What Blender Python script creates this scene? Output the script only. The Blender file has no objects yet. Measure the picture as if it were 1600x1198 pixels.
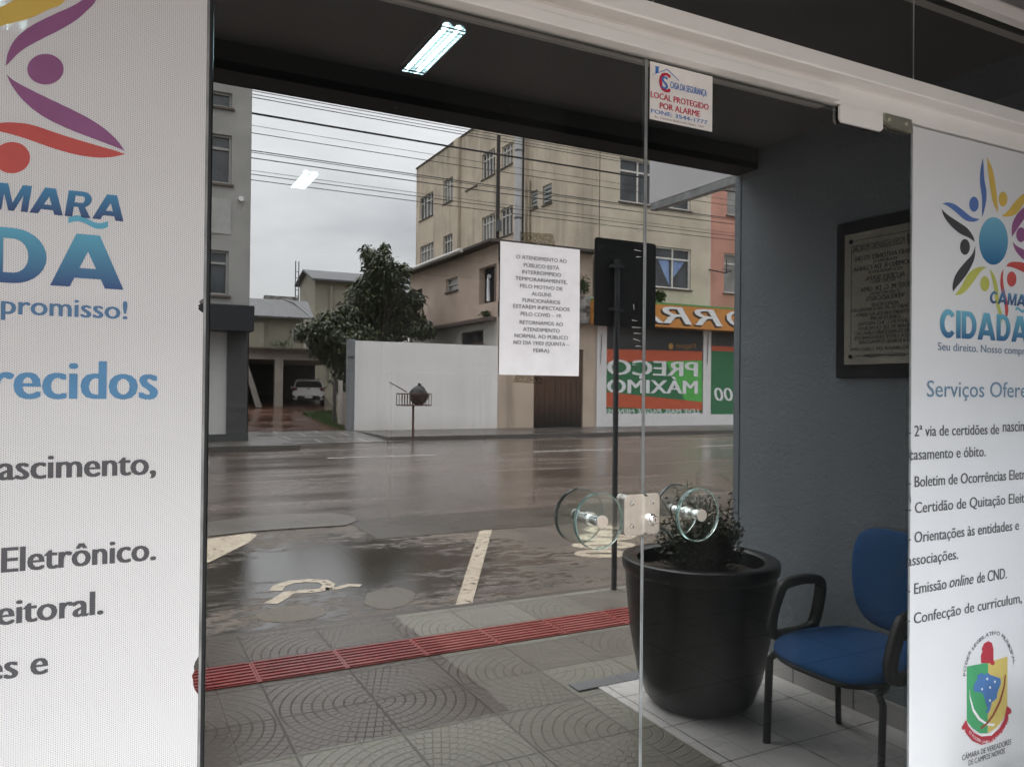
import bpy, bmesh, math, random
from math import sin, cos, tan, radians, pi, sqrt, atan2
from mathutils import Vector, Matrix
random.seed(7)
S = bpy.context.scene
COL = S.collection

# ------------------------------------------------------------------ camera
# The glass front stands on the plane y = 0; the street lies at y < 0 behind the
# camera and is seen in the panes as a true reflection; the room lies at y > 0.
F_PX, CD, CH = 1211.0, 1.548, 1.42
YAW, PITCH, ROLL = radians(27.3), radians(0.42), radians(0.6)
FW = Vector((sin(YAW)*cos(PITCH), cos(YAW)*cos(PITCH), sin(PITCH)))
_r0 = Vector((cos(YAW), -sin(YAW), 0)); _u0 = _r0.cross(FW)
RT = _r0*cos(ROLL) + _u0*sin(ROLL); UPV = _u0*cos(ROLL) - _r0*sin(ROLL)
CAM = Vector((0, -CD, CH))
cd_ = bpy.data.cameras.new('camera'); cam = bpy.data.objects.new('camera', cd_); COL.objects.link(cam)
cd_.sensor_width = 36; cd_.lens = F_PX/1600*36; cd_.clip_start = 0.02; cd_.clip_end = 2000
M = Matrix((RT, UPV, -FW)).transposed().to_4x4(); M.translation = CAM
cam.matrix_world = M
S.camera = cam

# ------------------------------------------------------------------ sky, sun, exposure
EXPOSURE = 2.58
w = bpy.data.worlds.new('World'); S.world = w; w.use_nodes = True
nt = w.node_tree; nt.nodes.clear(); L = nt.links.new
out = nt.nodes.new('ShaderNodeOutputWorld'); bg = nt.nodes.new('ShaderNodeBackground')
sky = nt.nodes.new('ShaderNodeTexSky'); sky.sky_type = 'NISHITA'; sky.sun_disc = False
SUN_EL, SUN_AZ = radians(58), radians(200)
sky.sun_elevation = SUN_EL; sky.sun_rotation = SUN_AZ
tc = nt.nodes.new('ShaderNodeTexCoord')
mp = nt.nodes.new('ShaderNodeMapping'); mp.inputs['Scale'].default_value = (1, 1, 2.6)
ns = nt.nodes.new('ShaderNodeTexNoise'); ns.inputs['Scale'].default_value = 2.6; ns.inputs['Detail'].default_value = 7; ns.inputs['Roughness'].default_value = 0.55
L(tc.outputs['Generated'], mp.inputs[0]); L(mp.outputs[0], ns.inputs['Vector'])
cr = nt.nodes.new('ShaderNodeValToRGB')
cr.color_ramp.elements[0].position = .36; cr.color_ramp.elements[0].color = (.585, .605, .63, 1)
cr.color_ramp.elements[1].position = .62; cr.color_ramp.elements[1].color = (.905, .93, .955, 1)
L(ns.outputs['Fac'], cr.inputs[0])
sx = nt.nodes.new('ShaderNodeSeparateXYZ'); L(tc.outputs['Generated'], sx.inputs[0])
mr = nt.nodes.new('ShaderNodeMapRange'); mr.inputs['From Min'].default_value = 0; mr.inputs['From Max'].default_value = 1
mr.inputs['To Min'].default_value = 4.5; mr.inputs['To Max'].default_value = 25.0
pw = nt.nodes.new('ShaderNodeMath'); pw.operation = 'POWER'; pw.inputs[1].default_value = 1.7; pw.use_clamp = True
mxz = nt.nodes.new('ShaderNodeMath'); mxz.operation = 'MAXIMUM'; mxz.inputs[1].default_value = 0.0
L(sx.outputs['Z'], mxz.inputs[0]); L(mxz.outputs[0], pw.inputs[0]); L(pw.outputs[0], mr.inputs['Value'])
vm = nt.nodes.new('ShaderNodeVectorMath'); vm.operation = 'SCALE'; L(cr.outputs[0], vm.inputs[0]); L(mr.outputs[0], vm.inputs['Scale'])
mx = nt.nodes.new('ShaderNodeMix'); mx.data_type = 'RGBA'; mx.inputs[0].default_value = .93
L(sky.outputs[0], mx.inputs[6]); L(vm.outputs[0], mx.inputs[7])
L(mx.outputs[2], bg.inputs['Color']); bg.inputs['Strength'].default_value = 0.1
L(bg.outputs[0], out.inputs[0])
sl = bpy.data.lights.new('sun', 'SUN'); sl.energy = 0.5; sl.angle = radians(50); sl.color = (1, .98, .95)
so = bpy.data.objects.new('sun', sl); COL.objects.link(so)
sd = Vector((sin(SUN_AZ)*cos(SUN_EL), cos(SUN_AZ)*cos(SUN_EL), sin(SUN_EL)))
so.rotation_euler = sd.to_track_quat('Z', 'Y').to_euler(); so.location = (0, -20, 40)
S.view_settings.view_transform = 'Standard'; S.view_settings.look = 'None'
S.view_settings.exposure = EXPOSURE; S.view_settings.gamma = 1
S.cycles.max_bounces = 10; S.cycles.transparent_max_bounces = 12
S.cycles.glossy_bounces = 5; S.cycles.diffuse_bounces = 4; S.cycles.sample_clamp_indirect = 12
S.cycles.use_denoising = True

# ------------------------------------------------------------------ measuring helpers
def ray(u, v): return FW + RT*((u-800)/F_PX) - UPV*((v-599)/F_PX)
def G(u, v, y=0.0):                       # point of the glass front (x, z)
    r = ray(u, v); p = CAM + r*((y+CD)/r.y); return (p.x, p.z)
def gnd(u, v, z=0.0):                     # mirrored ground point -> (x, distance from glass)
    r = ray(u, v); p = CAM + r*((z-CH)/r.z); return (p.x, p.y)
def fac(u, v, d):                         # mirrored point on a frontage at distance d -> (x, z)
    r = ray(u, v); p = CAM + r*((CD+d)/r.y); return (p.x, p.z)
def side(u, v, x):                        # mirrored point on a wall x = const -> (d, z)
    r = ray(u, v); p = CAM + r*(x/r.x); return (p.y, p.z)

# ------------------------------------------------------------------ objects
def tag(o, label=None, cat=None, group=None, kind=None):
    if label: o['label'] = label
    if cat: o['category'] = cat
    if group: o['group'] = group
    if kind: o['kind'] = kind
    return o
def thing(name, label, cat, loc=(0, 0, 0), group=None):
    o = bpy.data.objects.new(name, None); COL.objects.link(o); o.location = loc
    o.empty_display_size = .2
    return tag(o, label, cat, group)
def root_loc(p):
    v = Vector((0, 0, 0))
    while p is not None: v += p.location; p = p.parent
    return v
class MB:
    def __init__(self): self.v = []; self.f = []; self.m = []
    def add(self, vs, fs, m=0):
        b = len(self.v); self.v += [tuple(p) for p in vs]
        self.f += [tuple(i+b for i in f) for f in fs]; self.m += [m]*len(fs); return self
    def box(self, x0, x1, y0, y1, z0, z1, m=0):
        if x0 > x1: x0, x1 = x1, x0
        if y0 > y1: y0, y1 = y1, y0
        if z0 > z1: z0, z1 = z1, z0
        return self.add([(x0,y0,z0),(x1,y0,z0),(x1,y1,z0),(x0,y1,z0),(x0,y0,z1),(x1,y0,z1),(x1,y1,z1),(x0,y1,z1)],
            [(0,3,2,1),(4,5,6,7),(0,1,5,4),(1,2,6,5),(2,3,7,6),(3,0,4,7)], m)
    def quad(self, a, b, c, d, m=0): return self.add([a, b, c, d], [(0, 1, 2, 3)], m)
    def prism(self, pts, h, m=0):           # closed polygon (3d points) swept along vector h
        n = len(pts); h = Vector(h); p = [Vector(q) for q in pts]
        return self.add(p + [q+h for q in p], [tuple(range(n))[::-1], tuple(range(n, 2*n))] +
                        [(i, (i+1) % n, n+(i+1) % n, n+i) for i in range(n)], m)
    def tube(self, pts, r, seg=10, m=0, cap=True, flat=1.0):
        pts = [Vector(p) for p in pts]; rings = []; n = len(pts)
        rr = r if isinstance(r, (list, tuple)) else [r]*n
        prev = None
        for i, p in enumerate(pts):
            t = (pts[min(i+1, n-1)] - pts[max(i-1, 0)]).normalized()
            a = prev if prev is not None else (Vector((0, 0, 1)) if abs(t.z) < .9 else Vector((1, 0, 0)))
            b = t.cross(a).normalized(); a = b.cross(t).normalized(); prev = a
            rings.append([p + (a*cos(2*pi*k/seg)*flat + b*sin(2*pi*k/seg))*rr[i] for k in range(seg)])
        vs = [q for g in rings for q in g]
        fs = [(i*seg+k, i*seg+(k+1) % seg, (i+1)*seg+(k+1) % seg, (i+1)*seg+k) for i in range(n-1) for k in range(seg)]
        if cap: fs += [tuple(range(seg))[::-1], tuple((n-1)*seg+k for k in range(seg))]
        return self.add(vs, fs, m)
    def lathe(self, prof, c, seg=48, m=0, axis='z'):
        vs = []; n = len(prof)
        for (r, h) in prof:
            for k in range(seg):
                a = 2*pi*k/seg
                q = (r*cos(a), r*sin(a), h) if axis == 'z' else (r*cos(a), h, r*sin(a))
                vs.append((c[0]+q[0], c[1]+q[1], c[2]+q[2]))
        return self.add(vs, [(i*seg+k, i*seg+(k+1) % seg, (i+1)*seg+(k+1) % seg, (i+1)*seg+k) for i in range(n-1) for k in range(seg)], m)
    def build(self, name, mat, parent=None, smooth=False, bevel=0, autosmooth=None):
        off = root_loc(parent) if parent else Vector((0, 0, 0))
        me = bpy.data.meshes.new(name)
        me.from_pydata([tuple(Vector(p)-off) for p in self.v], [], self.f)
        mats = mat if isinstance(mat, (list, tuple)) else [mat]
        for m_ in mats: me.materials.append(m_)
        if len(mats) > 1:
            for p, i in zip(me.polygons, self.m): p.material_index = i
        bm = bmesh.new(); bm.from_mesh(me); bmesh.ops.recalc_face_normals(bm, faces=bm.faces)
        if bevel:
            es = [e for e in bm.edges if len(e.link_faces) == 2 and e.calc_face_angle(0) > .5]
            bmesh.ops.bevel(bm, geom=es, offset=bevel, segments=2, profile=.6, affect='EDGES')
        bm.to_mesh(me); bm.free()
        o = bpy.data.objects.new(name, me); COL.objects.link(o)
        if smooth:
            for p in me.polygons: p.use_smooth = True
            try: me.set_sharp_from_angle(angle=radians(autosmooth or 40))
            except Exception: pass
        if parent: o.parent = parent
        return o

# ------------------------------------------------------------------ lettering
_tc = {}
def glyphs(txt, bold=0.0, shear=0.0, space=1.0):
    key = (txt, bold, shear, space)
    if key in _tc: return _tc[key]
    c = bpy.data.curves.new('t', 'FONT'); c.body = txt; c.offset = bold; c.shear = shear; c.space_character = space
    c.resolution_u = 3; c.fill_mode = 'BOTH'; c.size = 1.0
    o = bpy.data.objects.new('t', c); COL.objects.link(o)
    dg = bpy.context.evaluated_depsgraph_get(); me = bpy.data.meshes.new_from_object(o.evaluated_get(dg))
    vs = [(p.co.x, p.co.y) for p in me.vertices]; fs = [tuple(p.vertices) for p in me.polygons]
    bpy.data.objects.remove(o); bpy.data.curves.remove(c); bpy.data.meshes.remove(me)
    _tc[key] = (vs, fs); return vs, fs
_cap = max(y for x, y in glyphs('H')[0])
def put_text(mb, txt, org, xd, up, width=None, cap=None, bold=0.0, shear=0.0, align='L', m=0, space=1.0):
    """letters as flat vinyl/ink faces: org = start of the baseline (3d), xd/up unit vectors"""
    vs, fs = glyphs(txt, 0.0, shear, space)
    if not vs: return
    x0 = min(p[0] for p in vs); x1 = max(p[0] for p in vs)
    sy = cap/_cap; sx_ = sy if width is None else width/(x1-x0)
    wd = (x1-x0)*sx_; o = Vector(org); xd = Vector(xd); up = Vector(up)
    sh = {'L': 0, 'C': -wd/2, 'R': -wd}[align]
    nv = xd.cross(up)*(.00012 if cap < .2 else .0015); nb = 1 if bold < .004 else (2 if bold < .025 else 3)
    for k in range(nb):
        dx = (k-(nb-1)/2)*bold*(2.0 if nb == 2 else .95)*sy if nb > 1 else 0
        mb.add([o + xd*((p[0]-x0)*sx_+sh+dx) + up*(p[1]*sy) + nv*k for p in vs], fs, m)
# heavy block capitals of the logo, drawn as outlines in a unit-high box
def _arc(cx, cz, rx, rz, a0, a1, n=14): return [(cx+rx*cos(radians(a0+(a1-a0)*k/n)), cz+rz*sin(radians(a0+(a1-a0)*k/n))) for k in range(n+1)]
def _ring(o, i): return [(o[k], o[k+1], i[k+1], i[k]) for k in range(len(o)-1)]
W_ = .235
def block(ch):
    Q = []
    if ch == 'I': return [[(0, 0), (W_, 0), (W_, 1), (0, 1)]], W_
    if ch == 'D':
        Q = [[(0, 0), (W_, 0), (W_, 1), (0, 1)], [(W_, 0), (.36, 0), (.36, .19), (W_, .19)], [(W_, .81), (.36, .81), (.36, 1), (W_, 1)]]
        return Q+_ring(_arc(.36, .5, .43, .5, -90, 90), _arc(.36, .5, .195, .31, -90, 90)), .79
    if ch == 'C': return _ring(_arc(.42, .5, .42, .515, 38, 322, 22), _arc(.44, .5, .205, .315, 44, 316, 22)), .78
    if ch in 'AÂÃ':
        Q = [[(0, 0), (.26, 0), (.55, .82), (.55, 1), (.34, 1)], [(1.0, 0), (.74, 0), (.45, .82), (.45, 1), (.66, 1)], [(.28, .17), (.72, .17), (.66, .36), (.34, .36)]]
        if ch == 'Ã':
            u = [(.23+.54*k/12, 1.18+.055*sin(2*pi*k/12)) for k in range(13)]; Q += [(u[k], u[k+1], (u[k+1][0], u[k+1][1]+.11), (u[k][0], u[k][1]+.11)) for k in range(12)]
        if ch == 'Â': Q += [[(.27, 1.08), (.43, 1.08), (.50, 1.17), (.50, 1.27), (.41, 1.27)], [(.73, 1.08), (.57, 1.08), (.50, 1.17), (.50, 1.27), (.59, 1.27)]]
        return Q, 1.0
    if ch == 'M': return [[(0, 0), (.2, 0), (.2, 1), (0, 1)], [(.76, 0), (.96, 0), (.96, 1), (.76, 1)], [(.2, 1), (.2, .62), (.40, 0), (.48, 0), (.48, .30), (.27, 1)], [(.76, 1), (.76, .62), (.56, 0), (.48, 0), (.48, .30), (.69, 1)]], .96
    if ch == 'R':
        Q = [[(0, 0), (W_, 0), (W_, 1), (0, 1)], [(W_, .82), (.46, .82), (.46, 1), (W_, 1)], [(W_, .39), (.46, .39), (.46, .56), (W_, .56)], [(.36, .40), (.57, .42), (.80, 0), (.53, 0)]]
        return Q+_ring(_arc(.46, .695, .29, .305, -90, 90), _arc(.46, .69, .075, .13, -90, 90)), .80
    return [], .3
def block_text(mb, txt, x0, x1, y, z, cap, shear=0.0, gap=.05):
    tot = sum(block(c)[1] for c in txt)+gap*(len(txt)-1); k = (x1-x0)/tot; x = 0
    for i, c in enumerate(txt):
        q, w_ = block(c)
        for j, pg in enumerate(q): mb.add([(x0+(x+px_+shear*pz_)*k, y-.00002*(j % 4), z+pz_*cap) for px_, pz_ in pg], [tuple(range(len(pg)))])
        x += w_+gap
def path_text(mb, txt, path, cap, y, bold=.01, m=0, squeeze=1.0):
    """letters one by one along a polyline of (x, z) on the plane y"""
    P = [Vector(p) for p in path]; seg = [(P[i+1]-P[i]).length for i in range(len(P)-1)]; tot = sum(seg)
    wds = []
    for ch in txt:
        if ch == ' ': wds.append(.32)
        else:
            vs = glyphs(ch)[0]; wds.append(max(p[0] for p in vs)-min(p[0] for p in vs)+.09)
    k = tot/sum(wds); s = 0
    for ch, wd in zip(txt, wds):
        mid = s + wd*k/2; s += wd*k
        if ch == ' ': continue
        a = mid; i = 0
        while i < len(seg)-1 and a > seg[i]: a -= seg[i]; i += 1
        t = (P[i+1]-P[i])/seg[i]; c = P[i] + t*a; n = Vector((-t.y, t.x))
        put_text(mb, ch, (c.x - t.x*wd*k*.44, y, c.y - t.y*wd*k*.44), (t.x, 0, t.y), (n.x, 0, n.y), width=wd*k*.86, cap=cap, bold=bold, m=m)

# ------------------------------------------------------------------ materials
class NT:
    def __init__(self, name):
        self.mat = bpy.data.materials.new(name); self.mat.use_nodes = True
        self.t = self.mat.node_tree; self.t.nodes.clear()
        self.out = self.t.nodes.new('ShaderNodeOutputMaterial')
    def n(self, typ, **kw):
        nd = self.t.nodes.new('ShaderNode'+typ)
        for k, v in kw.items():
            if k.startswith('_'): setattr(nd, k[1:], v)
            else: self.set(nd.inputs[int(k[1:]) if k[0] == 'i' and k[1:].isdigit() else k.replace('__', ' ')], v)
        return nd
    def set(self, sock, v):
        if isinstance(v, bpy.types.NodeSocket): self.t.links.new(v, sock)
        elif isinstance(v, bpy.types.Node): self.t.links.new(v.outputs[0], sock)
        else:
            if isinstance(v, tuple) and len(v) == 3 and sock.type == 'RGBA': v = (*v, 1)
            sock.default_value = v
    def math(self, op, a, b=None, c=None, clamp=False):
        nd = self.t.nodes.new('ShaderNodeMath'); nd.operation = op; nd.use_clamp = clamp
        for i, q in enumerate((a, b, c)):
            if q is not None: self.set(nd.inputs[i], q)
        return nd.outputs[0]
    def pos(self): return self.n('NewGeometry').outputs['Position']
    def mapped(self, scale=(1, 1, 1), rot=(0, 0, 0), loc=(0, 0, 0)):
        return self.n('Mapping', Vector=self.pos(), Scale=scale, Rotation=rot, Location=loc).outputs[0]
    def xyz(self, v=None):
        nd = self.n('SeparateXYZ', i0=v if v is not None else self.pos()); return nd.outputs
    def noise(self, scale, detail=4, rough=.55, vec=None, dist=0.0):
        return self.n('TexNoise', Vector=vec if vec is not None else self.pos(), Scale=scale, Detail=detail, Roughness=rough, Distortion=dist).outputs['Fac']
    def ramp(self, fac, a, b, lo=0.0, hi=1.0):
        nd = self.n('MapRange', Value=fac, From__Min=a, From__Max=b, To__Min=lo, To__Max=hi); return nd.outputs[0]
    def mix(self, fac, a, b):
        nd = self.t.nodes.new('ShaderNodeMix'); nd.data_type = 'RGBA'
        self.set(nd.inputs[0], fac); self.set(nd.inputs[6], a); self.set(nd.inputs[7], b); return nd.outputs[2]
    def bump(self, h, strength=.3, dist=.01):
        return self.n('Bump', Height=h, Strength=strength, Distance=dist).outputs[0]
    def bsdf(self, col, rough=.6, metal=0.0, spec=.5, normal=None, **kw):
        b = self.n('BsdfPrincipled'); self.set(b.inputs['Base Color'], col); self.set(b.inputs['Roughness'], rough)
        self.set(b.inputs['Metallic'], metal); self.set(b.inputs['Specular IOR Level'], spec)
        if normal is not None: self.set(b.inputs['Normal'], normal)
        for k, v in kw.items(): self.set(b.inputs[k.replace('__', ' ')], v)
        self.t.links.new(b.outputs[0], self.out.inputs[0]); return self.mat
def paint(name, col, rough=.6, var=.12, scale=6, bump=.0, bscale=60, metal=0.0, spec=.4):
    t = NT(name); a = tuple(c*(1-var) for c in col); b = tuple(min(1, c*(1+var)) for c in col)
    c = t.mix(t.ramp(t.noise(scale), .3, .7), a, b)
    n = t.bump(t.noise(bscale, 3), bump, .004) if bump else None
    return t.bsdf(c, rough, metal, spec, n)
def flat(name, col, rough=.5, spec=.4, metal=0.0): return paint(name, col, rough, .05, 25, 0, spec=spec, metal=metal)
def facade(name, col, stain=(.05, .045, .04), amount=.35, top=None, rough=.85):
    """old plaster: blotches, rain streaks running down, dirt near the coping if top is given"""
    t = NT(name); a = tuple(c*.8 for c in col); b = tuple(min(1, c*1.12) for c in col)
    c = t.mix(t.ramp(t.noise(.9, 6), .3, .7), a, b)
    st = t.ramp(t.noise(1.0, 5, .6, t.mapped((2.2, 2.2, .16))), .52, .75, 0, amount)
    if top is not None:
        zz = t.ramp(t.xyz()[2], top-2.6, top, 0, .75)
        s2 = t.ramp(t.noise(1.0, 5, .65, t.mapped((3.0, 3.0, .22))), .42, .66)
        st = t.math('MAXIMUM', st, t.math('MULTIPLY', zz, s2))
    c = t.mix(st, c, stain)
    return t.bsdf(c, rough, 0, .2, t.bump(t.noise(30, 4), .25, .01))

MAT = {}
# --- glass: dark shop glass that mirrors the street and lets a little of the room through
t = NT('shop_glass')
fr = t.n('Fresnel', IOR=2.75)
tr = t.n('BsdfTransparent', Color=(.31, .315, .32)); gl = t.n('BsdfGlossy', Roughness=0.0, Color=(1, .985, .965))
ms = t.n('MixShader', i0=fr, i1=tr, i2=gl)
du = t.n('BsdfDiffuse', Color=(.75, .73, .70))      # dust film, wiped streaks and a few specks lying on the pane
wipe = t.ramp(t.noise(1.0, 5, .6, t.mapped((3.2, 1, 1.1), (0, radians(28), 0))), .45, .78, .003, .018)
spk = t.ramp(t.noise(210, 2, .5), .735, .76, 0, .35)
ms2 = t.n('MixShader', i0=t.math('ADD', wipe, spk, clamp=True), i1=ms, i2=du)
t.t.links.new(ms2.outputs[0], t.out.inputs[0]); MAT['glass'] = t.mat
t = NT('shop_glass_back'); tr = t.n('BsdfTransparent', Color=(.97, 1, .985)); t.t.links.new(tr.outputs[0], t.out.inputs[0]); MAT['glass_back'] = t.mat
t = NT('glass_edge'); MAT['glass_edge'] = t.bsdf((.16, .24, .22), .2, 0, .5)
t = NT('clear_glass'); MAT['clear'] = t.bsdf((.93, .99, .965), .0, 0, .5, Transmission__Weight=1.0, IOR=1.48)
t = NT('clear_glass_edge'); MAT['clear_edge'] = t.bsdf((.48, .76, .68), .08, 0, .5, Transmission__Weight=.75, IOR=1.48)
MAT['seal'] = paint('edge_seal', (.26, .27, .27), .3, .35, 14)
MAT['gasket'] = flat('gasket', (.012, .013, .015), .5)
MAT['alu'] = paint('white_powder_coat', (.86, .84, .81), .42, .03, 5, .05, 180)
MAT['alu_dirty'] = paint('old_white_profile', (.70, .68, .65), .45, .06, 12, .08, 120)
MAT['steel'] = paint('brushed_steel', (.72, .70, .66), .28, .08, 40, .08, 300, 1.0)
MAT['chrome'] = flat('chrome', (.66, .66, .66), .16, metal=1.0)
MAT['brass'] = paint('zinc_patch', (.60, .58, .47), .35, .12, 30, .1, 200, .9)
MAT['paper'] = flat('paper', (.92, .92, .96), .8)
MAT['ink'] = flat('ink', (.10, .10, .11), .7)
MAT['sticker'] = flat('sticker_white', (.80, .77, .74), .5)
# perforated vinyl: punched holes let the dark room through
def vinyl(name, col, pitch, hole):
    t = NT(name); p = t.xyz()
    k = 2*pi/pitch; a = t.math('MULTIPLY', p[0], k); b = t.math('MULTIPLY', p[2], k)
    s = None
    for an in (0, 60, 120):
        q = t.math('COSINE', t.math('ADD', t.math('MULTIPLY', a, cos(radians(an))), t.math('MULTIPLY', b, sin(radians(an)))))
        s = q if s is None else t.math('ADD', s, q)
    hm = t.ramp(s, 3-hole-.25, 3-hole+.25)
    c = t.mix(t.ramp(t.noise(3), .3, .7), tuple(x*.97 for x in col), col)
    df = t.n('BsdfPrincipled'); t.set(df.inputs['Base Color'], c); df.inputs['Roughness'].default_value = .45
    df.inputs['Specular IOR Level'].default_value = .35
    tr = t.n('BsdfTransparent'); ms = t.n('MixShader', i0=hm, i1=df, i2=tr)
    t.t.links.new(ms.outputs[0], t.out.inputs[0]); return t.mat
MAT['vinyl'] = vinyl('perforated_vinyl', (.75, .75, .76), .0034, .85)
MAT['vinyl_fine'] = vinyl('white_vinyl', (.745, .755, .77), .0034, .28)
PRINT = {}
def pr(name, col):
    if name not in PRINT: PRINT[name] = flat('print_'+name, col, .5)
    return PRINT[name]
def grad(name, z0, z1, c0, c1):              # printed colour fade of the logo letters
    t = NT(name); return t.bsdf(t.mix(t.ramp(t.xyz()[2], z0, z1), c0, c1), .5, 0, .35)
P_ = dict(purple=(.28, .10, .24), red=(.55, .09, .08), yellow=(.66, .46, .10), blue=(.10, .18, .44), black=(.06, .06, .065),
          lime=(.50, .52, .12), text=(.09, .09, .10), teal=(.12, .30, .48), green=(.08, .36, .16), dred=(.45, .05, .07), gold=(.62, .50, .16), slate=(.15, .22, .33))
# --- plaster of the entrance
t = NT('grey_textured_wall')
n1 = t.noise(150, 3, .7); n2 = t.noise(48, 4); big = t.noise(1.4, 6, .6); sc3 = t.ramp(t.noise(1, 5, .6, t.mapped((1, 2.5, .7))), .55, .72, 0, .35)
MAT['wall'] = t.bsdf(t.mix(t.ramp(n1, .38, .62, 0, .45), t.mix(sc3, t.mix(t.ramp(big, .3, .7), (.21, .24, .265), (.275, .31, .335)), (.18, .19, .20)), (.12, .14, .155)), .75, 0, .3,
                     t.bump(t.math('ADD', t.math('MULTIPLY', n1, .7), n2), 1.0, .009))
MAT['ceil'] = paint('porch_ceiling_paint', (.17, .175, .18), .8, .06, 4, .1, 40)
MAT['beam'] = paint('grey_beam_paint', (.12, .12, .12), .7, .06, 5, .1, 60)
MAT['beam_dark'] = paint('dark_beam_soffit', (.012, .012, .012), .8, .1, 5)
MAT['white_wall'] = paint('white_plaster', (.74, .73, .71), .8, .04, 3, .2, 60)
MAT['panel_grey'] = paint('smooth_grey_panel', (.62, .62, .63), .6, .05, 3, .05, 50)

# ------------------------------------------------------------------ depths of the place
WALL_X = side(1195, 1048, 3.0)[0]
r = gnd(1195, 1048); WALL_X = r[0]                    # the side wall of the recess
WALL_D = side(1150, 300, WALL_X)[0]                   # where that wall ends on the street side
B_LOW = side(1150, 268, WALL_X)[1]                    # underside of the front beam
CEIL = fac(640, 123, WALL_D-.15)[1]
KERB = gnd(560, 968)[1]                               # near kerb
DF = gnd(660, 670.5)[1]                               # frontage across the street
ZS = -.13                                             # road level
FKERB = gnd(620, 689, ZS)[1]
RAIL0, RAIL1 = G(1000, 88)[1], G(1018, 25)[1]
HEAD = G(1455, 1)[1]
GY = .005

# ================================================================== STRUCTURE: ground, road, pavements
def wet(name, paler, wetc, scale=.8, rlo=.10, rhi=.42, grit=120, bump=.35, extra=None, spec=.5):
    t = NT(name); n = t.noise(scale, 6, .6, t.mapped((.5, 1, 1))); f = t.ramp(n, .35, .65)
    g = t.noise(grit, 4, .7)
    c = t.mix(f, wetc, paler); c = t.mix(t.ramp(g, .3, .8), tuple(x*.6 for x in wetc), c)
    return t.bsdf(c, t.ramp(n, .35, .68, rlo, rhi), 0, spec, t.bump(g, bump, .003))
def sheet(name, x0, x1, d0, d1, z, mat, kind='structure', thick=.1):
    return tag(MB().box(x0, x1, -d1, -d0, z-thick, z).build(name, mat), kind=kind)
sheet('ground', -400, 500, -400, 900, -.55, paint('earth', (.10, .09, .06), .9, .3, .5), thick=.2)
t = NT('wet_asphalt'); n = t.noise(.35, 6, .6, t.mapped((.5, 1, 1))); trk = t.noise(1, 5, .6, t.mapped((.10, 1.5, 1))); g8 = t.noise(11, 6, .75); g45 = t.noise(45, 4, .7)
f = t.math('ADD', t.math('MULTIPLY', n, .55), t.math('MULTIPLY', trk, .45))
c = t.mix(t.ramp(f, .40, .60), (.062, .047, .039), (.125, .099, .083)); c = t.mix(t.ramp(g8, .52, .66, 0, .6), c, (.03, .024, .02)); c = t.mix(t.ramp(g45, .55, .8, 0, .6), c, (.19, .165, .145))
cr_ = t.n('TexVoronoi', Vector=t.n('VectorMath', _operation='ADD', i0=t.pos(), i1=t.n('TexNoise', Scale=2.5, Detail=5).outputs['Color']).outputs[0], Scale=.42, _feature='DISTANCE_TO_EDGE').outputs['Distance']
c = t.mix(t.ramp(cr_, .004, .010, .75, 0), c, (.012, .010, .009))
MAT['asphalt'] = t.bsdf(c, t.math('ADD', t.ramp(f, .40, .60, .12, .28), t.ramp(g8, .4, .7, 0, .10)), 0, 1.0, t.bump(t.math('ADD', g8, t.math('MULTIPLY', g45, .5)), .25, .006))
sheet('street', -120, 220, KERB-.3, FKERB+.2, ZS, MAT['asphalt'])
# parking bay: patched, puddled, brownish
t = NT('puddled_bay')
P = t.xyz()
dist = t.math('SQRT', t.math('ADD', t.math('POWER', t.math('MULTIPLY', t.math('SUBTRACT', P[0], 1.75), .62), 2.0),
              t.math('POWER', t.math('MULTIPLY', t.math('ADD', P[1], 5.1), .72), 2.0)))
edge = t.noise(2.6, 9, .76, t.mapped((.7, 1.3, 1)))
pud = t.ramp(t.math('SUBTRACT', t.math('MULTIPLY', edge, 2.8), dist), .10, .30)
p2 = t.ramp(t.noise(1.5, 6, .65, t.mapped((.5, 1.6, 1), (0, 0, .2))), .56, .66)
brk = t.ramp(t.noise(1, 6, .75, t.mapped((5, 11, 1), (0, 0, .25))), .47, .53)
pud = t.math('MULTIPLY', pud, t.math('MAXIMUM', brk, t.ramp(t.math('SUBTRACT', t.math('MULTIPLY', edge, 2.8), dist), .45, .75)))
pud2 = t.math('MAXIMUM', pud, t.math('MULTIPLY', p2, .55))
grit = t.noise(34, 6, .78); blot = t.noise(1.1, 6, .6)
c = t.mix(t.ramp(blot, .35, .65), (.085, .056, .035), (.185, .132, .086)); c = t.mix(t.ramp(grit, .36, .58), (.018, .014, .011), c)
c = t.mix(t.math('MULTIPLY', pud2, .85), c, (.030, .026, .023))
rg = t.math('SUBTRACT', t.ramp(grit, .3, .7, .22, .5), t.math('MULTIPLY', pud2, .30), clamp=True)
bs = t.math('SUBTRACT', 1.0, t.math('MULTIPLY', pud, .93))
bmp = t.n('Bump', Height=grit, Distance=.012); t.set(bmp.inputs['Strength'], t.math('MULTIPLY', bs, .75))
rg = t.math('MAXIMUM', rg, .045); MAT['bay'] = t.bsdf(c, rg, 0, 1.0, bmp.outputs[0])
BAY1 = gnd(400, 830, ZS)[1]
sheet('parking_bay', -60, 90, KERB, BAY1, ZS+.004, MAT['bay'], thick=.004)
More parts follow.
